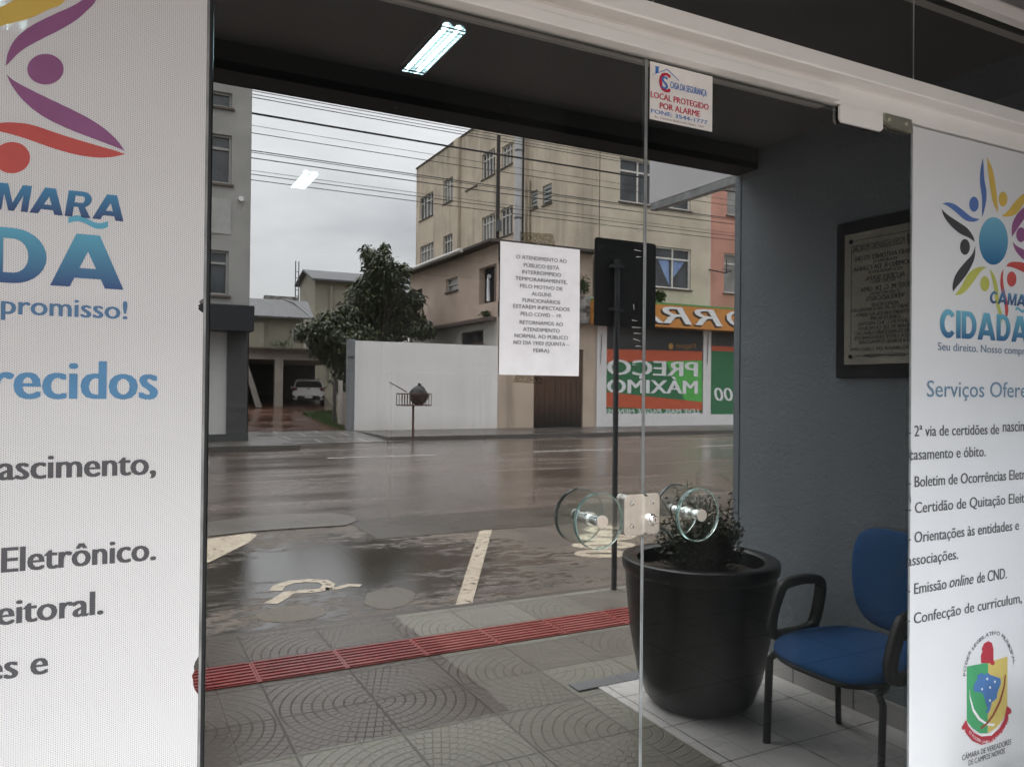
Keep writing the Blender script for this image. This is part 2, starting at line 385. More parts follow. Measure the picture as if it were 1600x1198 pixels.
# concrete gutter strip with a worn rounded end
MAT['gutter'] = wet('gutter_concrete', (.20, .18, .15), (.12, .105, .088), .9, .25, .55, 60, .3)
g = [gnd(u, v, ZS) for u, v in [(300, 842), (400, 831), (470, 826), (540, 822), (557, 815), (552, 807), (520, 803), (430, 805), (340, 815), (300, 819)]]
mb = MB(); mb.prism([(-30, -g[0][1], ZS+.004)] + [(x, -d, ZS+.004) for x, d in g] + [(-30, -g[-1][1], ZS+.004)], (0, 0, .012))
tag(mb.build('gutter', MAT['gutter']), kind='structure')
MAT['gutter2'] = wet('worn_gutter', (.11, .09, .072), (.06, .05, .042), .9, .2, .5, 60, .4)
a = gnd(560, 845, ZS)[1]; b = gnd(560, 812, ZS)[1]
sheet('gutter_channel', g[4][0]-.1, 80, a, b, ZS+.008, MAT['gutter2'], thick=.004)
# worn stains of concrete in the bay
MAT['patch'] = wet('concrete_patch', (.21, .18, .14), (.13, .11, .085), 1.5, .25, .6, 50, .3)
mb = MB()
for cu, cv, ru, rv in [(608, 934, 40, 17), (455, 958, 55, 13)]:
    ring = []
    for k in range(28):
        an = 2*pi*k/28; q = 1 + random.uniform(-.08, .08)
        x, d = gnd(cu+ru*q*cos(an), cv+rv*q*sin(an)-4*cos(an), ZS+.004); ring.append((x, -d, ZS+.0058))
    mb.add(ring, [tuple(range(28))])
tag(mb.build('concrete_patches', MAT['patch']), kind='structure')
# painted markings
def worn(name, col, lo=.38, hi=.52):
    t = NT(name); g = t.noise(22, 6, .7); m = t.ramp(g, lo, hi)
    b = t.n('BsdfPrincipled'); t.set(b.inputs['Base Color'], t.mix(t.ramp(t.noise(6), .3, .7), tuple(x*.8 for x in col), col)); b.inputs['Roughness'].default_value = .4
    tr = t.n('BsdfTransparent'); ms = t.n('MixShader', i0=m, i1=tr, i2=b); t.t.links.new(ms.outputs[0], t.out.inputs[0]); return t.mat
MAT['mark_y'] = worn('worn_bay_paint', (.54, .46, .35), .35, .46)
MAT['mark_w'] = worn('worn_line_paint', (.60, .58, .55), .40, .50)
def mark(mb, pts, z): mb.add([(x, -d, z) for x, d in pts], [tuple(range(len(pts)))])
mb = MB(); ZM = ZS+.0065
mark(mb, [gnd(u, v, ZM) for u, v in [(711, 944), (737, 942), (775, 802), (757, 802)]], ZM)
mark(mb, [gnd(u, v, ZM) for u, v in [(300, 845), (390, 832), (402, 835), (390, 846), (318, 882), (290, 900)]], ZM)
for cu, cv, ru in [(950, 826, 40), (945, 838, 48), (942, 851, 50), (938, 864, 42)]:   # stacked oval strokes
    ring = [gnd(cu+ru*cos(2*pi*k/24), cv+6.4*sin(2*pi*k/24), ZM) for k in range(24)]
    inner = [gnd(cu+ru*.62*cos(2*pi*k/24), cv+1.2*sin(2*pi*k/24), ZM) for k in range(24)]
    vs = [(x, -d, ZM) for x, d in ring+inner]
    mb.add(vs, [(k, (k+1) % 24, 24+(k+1) % 24, 24+k) for k in range(24)])
# accessible-parking symbol seen at a slant
def stroke(mb, pts, wd):
    q = [Vector(gnd(u, v, ZM)) for u, v in pts]; vs = []
    for i in range(len(q)):
        t_ = (q[min(i+1, len(q)-1)]-q[max(i-1, 0)]).normalized(); n_ = Vector((-t_.y, t_.x))*wd/2
        vs += [(q[i].x-n_.x, -(q[i].y-n_.y), ZM), (q[i].x+n_.x, -(q[i].y+n_.y), ZM)]
    mb.add(vs, [(2*i, 2*i+2, 2*i+3, 2*i+1) for i in range(len(q)-1)])
stroke(mb, [(430, 922), (436, 914), (455, 908), (480, 906), (505, 907), (514, 912), (508, 919), (490, 922), (470, 923), (450, 925), (440, 932), (422, 942)], .10)
stroke(mb, [(508, 919), (525, 918), (545, 913), (563, 914)], .08)
tag(mb.build('bay_markings', MAT['mark_y']), kind='structure')
mb = MB()
for (u0, v0, u1, v1) in [(515, 717, 690, 712), (830, 705, 955, 700), (1085, 697, 1147, 695.5), (200, 728, 330, 723)]:
    x0, d0 = gnd(u0, v0, ZS); x1, d1 = gnd(u1, v1, ZS); dc = 15.35
    mb.add([(x0, -dc-.07, ZS+.004), (x1, -dc-.07, ZS+.004), (x1, -dc+.07, ZS+.004), (x0, -dc+.07, ZS+.004)], [(0, 1, 2, 3)])
for (u0, v0, u1, v1) in [(345, 701, 372, 704), (640, 689, 690, 692), (835, 681, 900, 684), (985, 683, 1120, 686)]:
    x0, d0 = gnd(u0, v0, ZS); x1, d1 = gnd(u1, v1, ZS)
    mb.add([(x0, -d0-.07, ZS+.004), (x1, -d1-.07, ZS+.004), (x1, -d1+.07, ZS+.004), (x0, -d0+.07, ZS+.004)], [(0, 1, 2, 3)])
tag(mb.build('road_lines', MAT['mark_w']), kind='structure')
# near pavement: stamped concrete with fan pattern
TX, TD = .43, .385
t = NT('stamped_paving'); p = t.xyz()
dd = t.math('MULTIPLY', p[1], -1.0)
ux = t.math('PINGPONG', t.math('ADD', p[0], 40*TX-.22), TX); ud = t.math('PINGPONG', t.math('ADD', dd, 40*TD-.34), TD)
rr = t.math('SQRT', t.math('ADD', t.math('POWER', ux, 2.0), t.math('POWER', ud, 2.0)))
jx = t.math('MINIMUM', ux, t.math('SUBTRACT', TX, ux)); jd = t.math('MINIMUM', ud, t.math('SUBTRACT', TD, ud))
joint = t.ramp(t.math('MINIMUM', jx, jd), .002, .0055, 1, 0)
ringw = .046; q = t.math('DIVIDE', rr, ringw); fr_ = t.math('FRACT', q); ringid = t.math('FLOOR', q)
rl = t.ramp(t.math('ABSOLUTE', t.math('SUBTRACT', fr_, .5)), .40, .48)
ang = t.math('ARCTAN2', ud, ux)
seg = t.math('FRACT', t.math('ADD', t.math('MULTIPLY', ang, t.math('ADD', t.math('MULTIPLY', ringid, 1.25), 1.2)), t.math('MULTIPLY', ringid, .5)))
sl_ = t.ramp(t.math('ABSOLUTE', t.math('SUBTRACT', seg, .5)), .43, .49)
lines = t.math('MAXIMUM', t.math('MULTIPLY', rl, .8), t.math('MULTIPLY', sl_, .6))
groove = t.math('MAXIMUM', lines, joint)
big = t.noise(.9, 6, .6); fine = t.noise(60, 5, .7)
cell = t.n('TexWhiteNoise', Vector=t.n('CombineXYZ', i0=t.math('FLOOR', t.math('DIVIDE', t.math('ADD', p[0], 40*TX-.22), TX)), i1=t.math('FLOOR', t.math('DIVIDE', t.math('ADD', dd, 40*TD-.34), TD))).outputs[0]).outputs['Value']
wob = t.math('MULTIPLY', t.math('SUBTRACT', t.noise(9, 4), .5), .05)
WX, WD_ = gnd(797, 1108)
darkm = t.math('MULTIPLY', t.ramp(t.math('ADD', p[0], wob), WX-.01, WX+.01, 1, 0), t.ramp(t.math('ADD', dd, wob), WD_-.01, WD_+.01))  # darker, redder, smoother slabs beyond a straight-edged corner
darkm = t.math('MAXIMUM', darkm, t.ramp(t.noise(1.3, 6, .6), .62, .70, 0, .6))
c = t.mix(t.ramp(big, .3, .7), (.20, .195, .155), (.285, .275, .225))
c = t.mix(darkm, c, t.mix(t.ramp(big, .3, .7), (.066, .050, .041), (.112, .087, .072)))
c = t.mix(t.ramp(cell, .1, 1, 0, .7), c, (.115, .095, .075))
c = t.mix(t.ramp(fine, .35, .8, 0, .5), c, (.07, .062, .05)); c = t.mix(t.math('MULTIPLY', groove, t.ramp(t.noise(2.2, 4), .35, .65, .10, .42)), c, (.04, .036, .028)); c = t.mix(t.math('MULTIPLY', joint, .6), c, (.03, .027, .02))
h = t.math('SUBTRACT', t.math('MULTIPLY', fine, .12), groove)
MAT['paving'] = t.bsdf(c, t.math('ADD', t.math('MULTIPLY', darkm, -.22), t.ramp(big, .35, .65, .36, .52)), 0, .6, t.bump(h, .7, .006))
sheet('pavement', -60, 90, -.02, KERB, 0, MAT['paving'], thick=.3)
MAT['kerb'] = wet('kerb_stone', (.13, .105, .085), (.075, .06, .05), 2, .25, .5, 60, .3)
tag(MB().box(-60, 90, -KERB-.075, -KERB-.006, -.3, -.004).build('kerb', MAT['kerb']), kind='structure')
# tactile strip: ribbed red tiles
T0, T1 = gnd(313, 1080)[1], gnd(313, 1046)[1]
t = NT('red_tactile'); c = t.mix(t.ramp(t.noise(3, 5), .3, .7), (.21, .030, .030), (.33, .055, .052)); c = t.mix(t.ramp(t.noise(90, 4), .5, .8), c, (.10, .02, .02))
paler = t.ramp(t.xyz()[0], gnd(660, 985)[0]-.02, gnd(660, 985)[0]+.02)  # the strip turns paler on the right of this line
c = t.mix(paler, c, t.mix(t.ramp(t.noise(3, 5), .3, .7), (.30, .070, .062), (.37, .10, .088)))
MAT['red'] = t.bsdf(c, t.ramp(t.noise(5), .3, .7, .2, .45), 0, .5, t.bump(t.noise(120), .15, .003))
mb = MB(); x = .22-20*TX
while x < 30:
    mb.box(x+.0012, x+TX-.0012, -T1, -T0, -.01, .006)
    for k in range(7):
        dk = T0 + (T1-T0)*(k+.5)/7; mb.box(x+.012, x+TX-.012, -dk-.009, -dk+.009, .006, .0115)
    x += TX
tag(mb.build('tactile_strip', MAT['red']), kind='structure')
# white tiles by the side wall, dark granite edge
TILE_X = gnd(935, 1075)[0]
t = NT('white_floor_tiles'); p = t.xyz(); dd = t.math('MULTIPLY', p[1], -1.0); TS = .345
fx = t.math('FRACT', t.math('DIVIDE', t.math('ADD', p[0], 10*TS-TILE_X-.045), TS)); fd = t.math('FRACT', t.math('DIVIDE', t.math('ADD', dd, 10*TS-.03), TS))
ex = t.math('ABSOLUTE', t.math('SUBTRACT', fx, .5)); ed = t.math('ABSOLUTE', t.math('SUBTRACT', fd, .5))
grout = t.ramp(t.math('MAXIMUM', ex, ed), .490, .4945)
c = t.mix(t.ramp(t.noise(1.5, 5), .3, .7), (.56, .55, .53), (.66, .65, .63)); c = t.mix(t.ramp(t.noise(40, 5, .7), .55, .8, 0, .35), c, (.30, .28, .26)); c = t.mix(grout, c, (.035, .033, .03))
MAT['tile'] = t.bsdf(c, t.ramp(t.noise(3), .3, .7, .22, .4), 0, .5, t.bump(grout, -.3, .003))
sheet('porch_floor', TILE_X, WALL_X, 0.02, WALL_D-.045, .006, MAT['tile'], thick=.008)
MAT['granite'] = paint('granite_edge', (.16, .165, .175), .35, .3, 180, 0)
mb = MB().box(TILE_X-.11, WALL_X+.15, -WALL_D-.045, -WALL_D+.045, -.01, .0085)
tag(mb.build('granite_threshold', MAT['granite']), kind='structure')
# far pavement and driveway
MAT['farpave'] = wet('far_pavement', (.15, .135, .12), (.09, .08, .072), .6, .2, .5, 30, .3)
x0 = gnd(600, 688, ZS)[0]
sheet('far_pavement', x0, 200, FKERB, DF+.2, 0, MAT['farpave'], thick=.3)
LBD = gnd(345, 689)[1]; LBX = fac(390, 600, LBD)[0]
sheet('far_pavement_corner', -100, LBX+.9, LBD-2.0, DF, 0.002, MAT['farpave'], thick=.3)
t = NT('apron_slabs'); br = t.n('TexBrick', Vector=t.mapped((1, 1, 1)), Scale=1.0, Color1=(.11, .105, .10), Color2=(.15, .14, .135), Mortar=(.36, .34, .32), Mortar__Size=.03, Brick__Width=1.3, Row__Height=1.0)
MAT['apron'] = t.bsdf(br.outputs['Color'], .25, 0, .5, t.bump(t.noise(40), .3, .005))
mb = MB(); mb.quad((LBX+.5, -FKERB+.3, ZS+.01), (x0+.5, -FKERB+.3, ZS+.01), (x0+1.0, -DF-.1, .004), (LBX-.3, -DF-.1, .004))
tag(mb.build('driveway_apron', MAT['apron']), kind='structure')
MAT['drive'] = wet('red_driveway', (.17, .085, .055), (.10, .05, .034), .7, .08, .3, 40, .25)
DRV = 40.0; DZ = .006+(fac(480, 630, 36.2)[1]-.006)*(DRV+9-DF)/(36.2-DF)
mb = MB(); mb.quad((LBX-1.2, -DF-.0, .006), (fac(545, 600, DF)[0]+.1, -DF, .006), (fac(560, 600, DRV)[0], -DRV-9, DZ), (LBX-3, -DRV-9, DZ))
tag(mb.build('driveway', MAT['drive']), kind='structure')
sheet('back_yard', -40, 130, DF+.25, 140, -.01, paint('yard_soil', (.06, .055, .035), .9, .3, 1.5), thick=.2)

# ================================================================== OUR BUILDING: recess walls, ceiling, beam
o = thing('side_wall', 'grey blue textured side wall of the entrance recess, with the plaque on it', 'wall', (WALL_X, -WALL_D/2, 0))
MB().box(WALL_X, WALL_X+.15, -WALL_D, .1, -.05, CEIL+.6).build('wall_plaster', MAT['wall'], o)
MAT['skirt'] = NT('skirting_tile').bsdf((.45, .44, .42), .3)
t = NT('skirting_tiles'); p = t.xyz(); f_ = t.math('ABSOLUTE', t.math('SUBTRACT', t.math('FRACT', t.math('DIVIDE', t.math('ADD', t.math('MULTIPLY', p[1], -1.), 3.3), .345)), .5))
MAT['skirt'] = t.bsdf(t.mix(t.ramp(f_, .485, .493), t.mix(t.noise(8), (.42, .41, .40), (.55, .54, .52)), (.05, .05, .05)), .3, 0, .4)
MB().box(WALL_X-.012, WALL_X+.001, -WALL_D+.02, -.02, .006, .105).build('skirting', MAT['skirt'], o)
MB().box(WALL_X-.004, WALL_X+.06, -WALL_D-.012, -WALL_D+.03, 0, B_LOW-.002).build('corner_bead', MAT['wall'], o)
o = thing('side_wall', 'plain grey side wall at the far left end of the entrance recess', 'wall', (-1.55, -WALL_D/2, 0))
MB().box(-1.70, -1.55, -WALL_D, .1, -.05, CEIL+.6).build('wall_plaster', MAT['wall'], o)
o = thing('porch_ceiling', 'dark ceiling of the entrance recess mirrored in the top of the glass', 'ceiling', (.6, -WALL_D/2, CEIL))
MB().box(-1.55, WALL_X, -WALL_D+.15, -.06, CEIL, CEIL+.1).build('ceiling_board', MAT['ceil'], o)
o = thing('front_beam', 'grey beam with black underside across the street side of the recess', 'beam', (.6, -WALL_D, B_LOW))
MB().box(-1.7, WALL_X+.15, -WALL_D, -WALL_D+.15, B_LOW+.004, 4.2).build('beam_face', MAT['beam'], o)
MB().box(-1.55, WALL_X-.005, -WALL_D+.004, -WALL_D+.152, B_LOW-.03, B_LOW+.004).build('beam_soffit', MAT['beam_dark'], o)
# neighbouring front walls left and right of the recess
o = thing('front_wall', 'grey front wall of the council building to the right of the recess', 'wall', (WALL_X+3, -WALL_D, 0))
MB().box(WALL_X+.15, WALL_X+7, -WALL_D+.01, .2, -.1, 6.5).build('wall_plaster', MAT['wall'], o)
o = thing('front_wall', 'grey front wall of the council building to the left of the recess', 'wall', (-4.5, -WALL_D, 0))
MB().box(-9, -1.7, -WALL_D+.01, .2, -.1, 6.5).build('wall_plaster', MAT['wall'], o)
o = thing('upper_wall', 'plain grey upper wall of the council building above the entrance recess', 'wall', (.6, -WALL_D+.1, 4.2))
MB().box(-1.7, WALL_X+.15, -WALL_D+.006, .2, 4.2, 6.5).build('wall_plaster', MAT['wall'], o)
# panel that sticks out over the pavement in line with the side wall
pd = side(1013, 318, WALL_X)[0]; pz = side(1013, 319, WALL_X)[1]
o = thing('awning_side_panel', 'smooth pale grey panel jutting out over the pavement beside the recess', 'panel', (WALL_X, -WALL_D, pz))
MB().box(WALL_X+.001, WALL_X+.06, -pd, -WALL_D-.004, pz, pz+.75).build('panel_board', MAT['panel_grey'], o)
MB().box(WALL_X+.001, WALL_X+.05, -pd+.01, -WALL_D-.014, pz-.045, pz-.003).build('lower_rim', MAT['seal'], o)

# ================================================================== ROOM BEHIND THE GLASS
RW = dict(x0=-2.6, x1=4.6, y1=8.2, z1=3.09)
MAT['room_wall'] = paint('room_wall_paint', (.50, .43, .43), .8, .05, 3)
MAT['room_ceil'] = paint('room_ceiling_paint', (.10, .11, .11), .8, .05, 3)
t = NT('room_floor_tiles'); p = t.xyz(); e1 = t.math('ABSOLUTE', t.math('SUBTRACT', t.math('FRACT', t.math('DIVIDE', t.math('ADD', p[0], 9.), .45)), .5)); e2 = t.math('ABSOLUTE', t.math('SUBTRACT', t.math('FRACT', t.math('DIVIDE', t.math('ADD', p[1], 9.), .45)), .5))
MAT['room_floor'] = t.bsdf(t.mix(t.ramp(t.math('MAXIMUM', e1, e2), .49, .495), t.mix(t.noise(3), (.30, .31, .26), (.36, .37, .31)), (.05, .05, .05)), .3)
tag(MB().box(RW['x0'], RW['x1'], .02, RW['y1'], -.1, .002).build('room_floor', MAT['room_floor']), kind='structure')
o = thing('room_walls', 'dim painted walls of the lobby behind the dark glass', 'wall', (1, 4, 0))
MB().box(RW['x0'], RW['x1'], RW['y1'], RW['y1']+.1, 0, 3.3).build('back_wall', MAT['room_wall'], o)
for xx in (RW['x0']-.1, RW['x1']): MB().box(xx, xx+.1, .2, RW['y1'], 0, 3.3).build('wall_plaster', MAT['room_wall'], o)
o = thing('room_ceiling', 'dark ceiling of the lobby carrying the lit fluorescent lamps', 'ceiling', (1, 4, RW['z1']))
MB().box(RW['x0'], RW['x1'], .12, RW['y1'], RW['z1']+.06, RW['z1']+.2).build('ceiling_board', MAT['room_ceil'], o)
MAT['wood'] = paint('dark_counter_wood', (.12, .055, .05), .45, .25, 4)
MAT['pink'] = paint('pinkish_board', (.88, .70, .72), .7, .05, 2)
# lobby counter and pale board, both only faintly visible through the glass
def gy(u, v, y): return G(u, v, y)
a = gy(600, 425, 6.5); b = gy(745, 585, 6.5)
o = thing('notice_board', 'pale pinkish board faintly seen deep inside the lobby', 'board', ((a[0]+b[0])/2, 6.5, b[1]))
MB().box(a[0], b[0]+.9, 6.5, 6.53, b[1], a[1]).build('board_face', MAT['pink'], o)
for s_ in (a[0]+.1, b[0]+.8): MB().box(s_-.02, s_+.02, 6.53, 6.57, 0, a[1]-.1).build('board_leg', MAT['wood'], o)
# fluorescent lamps with louvres
t = NT('lamp_tube'); e = t.n('Emission', Color=(.68, .96, 1.0), Strength=3.4); t.t.links.new(e.outputs[0], t.out.inputs[0]); MAT['tube'] = t.mat
MAT['reflector'] = flat('lamp_reflector', (.75, .80, .80), .25, metal=.3)
def lamp(x, y0, y1, label):
    z = RW['z1']; o = thing('ceiling_lamp', label, 'ceiling lamp', (x, (y0+y1)/2, z), 'fluorescent lamps on the lobby ceiling')
    W = .060
    mb = MB()
    for s_ in (-1, 1):
        for k in range(6):
            a0, a1 = pi*k/6, pi*(k+1)/6
            q = lambda an: (x + s_*W/1.0*.5 + cos(an)*W*.5*-1, z+.024*sin(an))
            p0, p1 = q(a0), q(a1); mb.quad((p0[0], y0, p0[1]), (p1[0], y0, p1[1]), (p1[0], y1, p1[1]), (p0[0], y1, p0[1]))
    mb.build('reflector', MAT['reflector'], o)
    for s_ in (-1, 1):
        MB().tube([(x+s_*W*.5, y0+.012, z+.012), (x+s_*W*.5, y1-.012, z+.012)], .0095, 10).build('tube', MAT['tube'], o)
    mb = MB()
    for s_ in (-1, 0, 1): mb.box(x+s_*W-.002, x+s_*W+.002, y0, y1, z-.004, z+.008)
    n = 16
    for k in range(n+1):
        yy = y0 + (y1-y0)*k/n
        for s_ in (-1, 1): mb.box(x+min(0, s_)*W+.002, x+max(0, s_)*W-.002, yy-.002, yy+.002, z-.004, z+.002)
    mb.build('louvre', MAT['chrome'], o)
    MB().box(x-W-.004, x+W+.004, y0-.004, y1+.004, z+.025, z+.034).build('housing', MAT['alu'], o)
def room_xy(u, v): r_ = ray(u, v); p_ = CAM + r_*((RW['z1']-CH)/r_.z); return p_.x, p_.y
xa, ya = room_xy(643, 113); xb, yb = room_xy(711, 46)
lamp((xa+xb)/2, yb, ya, 'bright fluorescent lamp on the lobby ceiling just behind the glass')
xc, yc = room_xy(475, 283); lamp(xc, yc-.24, yc+.24, 'smaller distant fluorescent lamp shining over the reflected sky')
xd_, yd = room_xy(25, 48); lamp(xd_, yd-.6, yd, 'fluorescent lamp glowing through the left perforated banner')
lamp(-1.5, 1.6, 2.2, 'unseen fluorescent lamp added behind the left banner to brighten the lobby, near the glass'); lamp(-1.5, 4.6, 5.2, 'unseen fluorescent lamp added behind the left banner to brighten the lobby, deep inside')  # both lamps are unseen and added only to brighten the lobby

# ================================================================== GLASS FRONT
def pane(name, x0, x1, z0, z1, parent, y=0.0):
    """outer face mirrors, inner face is clear, the edges are green"""
    mb = MB(); a, b = y-GY, y+GY
    mb.quad((x0, a, z0), (x1, a, z0), (x1, a, z1), (x0, a, z1), 0)
    mb.quad((x1, b, z0), (x0, b, z0), (x0, b, z1), (x1, b, z1), 1)
    for q in (((x0, a), (x0, b)), ((x1, a), (x1, b))):
        mb.quad((*q[0], z0), (*q[1], z0), (*q[1], z1), (*q[0], z1), 2)
    mb.quad((x0, a, z0), (x1, a, z0), (x1, b, z0), (x0, b, z0), 2); mb.quad((x0, a, z1), (x1, a, z1), (x1, b, z1), (x0, b, z1), 2)
    return mb.build(name, [MAT['glass'], MAT['glass_back'], MAT['glass_edge']], parent)
XL, XM, XR = G(331, 0)[0], G(1007, 300)[0], G(1420, 500)[0]
ZB = .012
lf = thing('fixed_glass_panel', 'fixed glass panel left of the doors, covered by the large banner', 'glass panel', ((XL-1.5)/2, 0, 0))
pane('pane', -1.5, XL-.008, ZB, RAIL0-.004, lf)
MB().box(XL-.008, XL-.0035, -GY, GY, ZB, RAIL0-.004).build('edge_seal', MAT['seal'], lf)
MB().box(XL-.0035, XL+.002, -GY+.001, GY-.001, ZB, RAIL0-.004).build('gasket', MAT['gasket'], lf)
dl = thing('glass_door', 'left glass door leaf bearing the paper notice, with round glass knob and lock', 'glass door', ((XL+XM)/2, 0, 0), 'glass door leaves')
pane('pane', XL+.004, XM-.006, ZB, RAIL0-.006, dl)
MB().box(XM-.0052, XM-.0018, -GY-.001, GY, ZB, RAIL0-.006).build('edge_seal', MAT['seal'], dl)
dr = thing('glass_door', 'right glass door leaf with the alarm sticker and round glass knob', 'glass door', ((XM+XR)/2, 0, 0), 'glass door leaves')
pane('pane', XM+.004, XR-.004, ZB, RAIL0-.006, dr)
MB().box(XM+.0012, XM+.004, -GY+.001, GY, ZB, RAIL0-.006).build('edge_seal', MAT['seal'], dr)
rf = thing('fixed_glass_panel', 'fixed glass panel right of the doors, behind the crest banner', 'glass panel', ((XR+WALL_X)/2, 0, 0))
pane('pane', XR+.004, WALL_X-.002, ZB, RAIL0-.004, rf)
MB().box(XR-.0005, XR+.004, -GY, GY, ZB, RAIL0-.004).build('edge_seal', MAT['seal'], rf)
# transom rail: one profile with a stepped face
o = thing('transom_rail', 'long white metal rail running above the glass doors', 'rail', (.7, -.02, RAIL0))
zr = RAIL0; hh = RAIL1-RAIL0
zg = G(1100, 90)[1]
mb = MB().prism([(-1.55, -.008, zr), (-1.55, -.014, zr), (-1.55, -.014, zr+hh*.52), (-1.55, -.020, zr+hh*.55), (-1.55, -.060, zr+hh*.555), (-1.55, -.063, zr+hh*.60), (-1.55, -.063, zr+hh*.96), (-1.55, -.055, zr+hh), (-1.55, .03, zr+hh), (-1.55, .03, zr)], (WALL_X+1.55, 0, 0))
mb.build('upper_profile', MAT['alu'], o)
# glazing above the rail
js = [-1.5, G(1018, 10)[0], G(1425, 60)[0], WALL_X-.002]
lab = ['dark transom pane above the left door and left banner', 'dark transom pane above the right glass door', 'dark transom pane above the right crest banner']
for k in range(3):
    o = thing('transom_glass', lab[k], 'glass pane', ((js[k]+js[k+1])/2, 0, RAIL1), 'panes above the transom rail')
    pane('pane', js[k]+.003, js[k+1]-.003, RAIL1+.001, HEAD+.03, o)
    if k: MB().box(js[k]-.002, js[k]+.0025, -GY-.0005, GY, RAIL1+.001, HEAD+.02).build('joint_seal', MAT['seal'], o)
o = thing('head_frame', 'white painted head frame above the transom glass', 'frame', (.7, -.03, HEAD))
MB().prism([(-1.55, -.02, HEAD), (-1.55, -.05, HEAD), (-1.55, -.052, HEAD+.05), (-1.55, -.075, HEAD+.055), (-1.55, -.08, HEAD+.30), (-1.55, .05, HEAD+.30), (-1.55, .05, HEAD+.03), (-1.55, -.02, HEAD+.03)], (WALL_X+1.55, 0, 0)).build('frame_profile', MAT['alu'], o)

# door furniture
def knob(door, u, v):
    x, z = G(u, v, -.052); kz = MB()
    k = MB().tube([(x, -.060, z), (x, -GY, z)], .0115, 20).build('knob', MAT['chrome'], door, smooth=True)
    d = MB(); R, y0, y1 = .066, -.054, -.041
    pf = [(.0125, y0), (R-.002, y0), (R, y0+.002), (R, y1-.002), (R-.002, y1), (.0125, y1)]; vs = []; ng = 64
    for (r_, h_) in pf: vs += [(x+r_*cos(2*pi*k2/ng), h_, z+r_*sin(2*pi*k2/ng)) for k2 in range(ng)]
    for i in range(6): d.add([], [(i*ng+k2, i*ng+(k2+1) % ng, ((i+1) % 6)*ng+(k2+1) % ng, ((i+1) % 6)*ng+k2) for k2 in range(ng)], 1 if i in (1, 2, 3) else 0)
    d.v = vs
    d.build('disc', [MAT['clear'], MAT['clear_edge']], k, smooth=True)
    MB().tube([(x, -.064, z), (x, -.060, z)], .0150, 24).build('cap', MAT['steel'], k, smooth=True, bevel=0)
    MB().tube([(x, -.012, z), (x, -GY, z)], .016, 20).build('collar', MAT['chrome'], k, smooth=True)
    MB().tube([(x, GY, z), (x, .06, z)], .0125, 16).build('inner_bar', MAT['steel'], k, smooth=True)
knob(dl, 937, 814); knob(dr, 1092, 804)
def rrect(x0, x1, z0, z1, r, y, corners=(1, 1, 1, 1)):
    pts = []
    for (cx, cz, a0, on) in [(x1-r, z0+r, -90, corners[0]), (x1-r, z1-r, 0, corners[1]), (x0+r, z1-r, 90, corners[2]), (x0+r, z0+r, 180, corners[3])]:
        if on:
            for k in range(7): an = radians(a0+15*k); pts.append((cx+r*cos(an), y, cz+r*sin(an)))
        else:
            an = radians(a0+45); pts.append((cx+r*(1 if cos(an) > 0 else -1), y, cz+r*(1 if sin(an) > 0 else -1)))
    return pts
x0, z1 = G(975, 773, -.02); x1, _ = G(1006, 775, -.02); _, z0 = G(975, 838, -.02); x2, _ = G(1031, 775, -.02)
lk = MB().prism(rrect(x0, x1, z0, z1, .013, -.022, (0, 0, 1, 1)), (0, .017, 0)).build('lock', MAT['steel'], dl, bevel=.0012)
MB().prism([(x1-.002, -.022, z0+.002), (x1-.002, -.027, z0+.006), (x1-.002, -.027, z1-.006), (x1-.002, -.022, z1-.002)], (.010, 0, 0)).build('lock_lip', MAT['steel'], lk)
for q in (.24, .78): MB().lathe([(0, -.0255), (.005, -.025), (.0062, -.0215)], (x0+.022, 0, z0+(z1-z0)*q), 16, 0, 'y').build('rivet', MAT['chrome'], lk, smooth=True)
st = MB().prism(rrect(x1+.009, x2, z0, z1, .012, -.020, (1, 1, 0, 0)), (0, .015, 0)).build('lock_strike', MAT['steel'], dr, bevel=.0012)
cx, cz = G(1019, 811, -.03)
for q in (.24, .78): MB().lathe([(0, -.0235), (.0045, -.023), (.0055, -.0195)], ((x1+.009+x2)/2-.004, 0, z0+(z1-z0)*q), 16, 0, 'y').build('rivet', MAT['chrome'], st, smooth=True)
MB().lathe([(0, -.043), (.0085, -.043), (.0105, -.041), (.0105, -.032), (.0135, -.030), (.0135, -.019)], (cx, 0, cz), 24, 0, 'y').build('key_cylinder', MAT['chrome'], st, smooth=True)
MB().box(cx-.0008, cx+.0008, -.0436, -.0429, cz-.005, cz+.005).build('keyhole', MAT['gasket'], st)
# white cover plate and pivot patch at the top of the right leaf
a0 = G(1313, 160, -.018); a1 = G(1380, 176, -.018); b0 = G(1313, 190, -.018)
o = thing('sensor_cover', 'white eight cornered cover plate under the rail at top of right door', 'cover', ((a0[0]+a1[0])/2, -.03, b0[1]))
c_ = .009; X0, X1, Z0, Z1 = a0[0], a1[0], b0[1], a0[1]
MB().prism([(X0+c_, -.018, Z0), (X1-c_, -.018, Z0), (X1, -.018, Z0+c_), (X1, -.018, Z1-c_), (X1-c_, -.018, Z1), (X0+c_, -.018, Z1), (X0, -.018, Z1-c_), (X0, -.018, Z0+c_)], (0, .008, 0)).build('plate', MAT['alu'], o, bevel=.001)
MB().box(X0+.004, X1-.004, -.0098, -GY-.0002, Z0-.003, Z1-.004).build('backing_foam', MAT['gasket'], o)
a0 = G(1382, 176, -.02); a1 = G(1425, 187, -.02); b1 = G(1424, 208, -.02); b0 = G(1382, 188, -.02)
o = thing('pivot_patch', 'yellowed metal pivot patch with two screws above the right banner edge', 'hinge', (a1[0], -.02, b1[1]))
zt = a0[1]
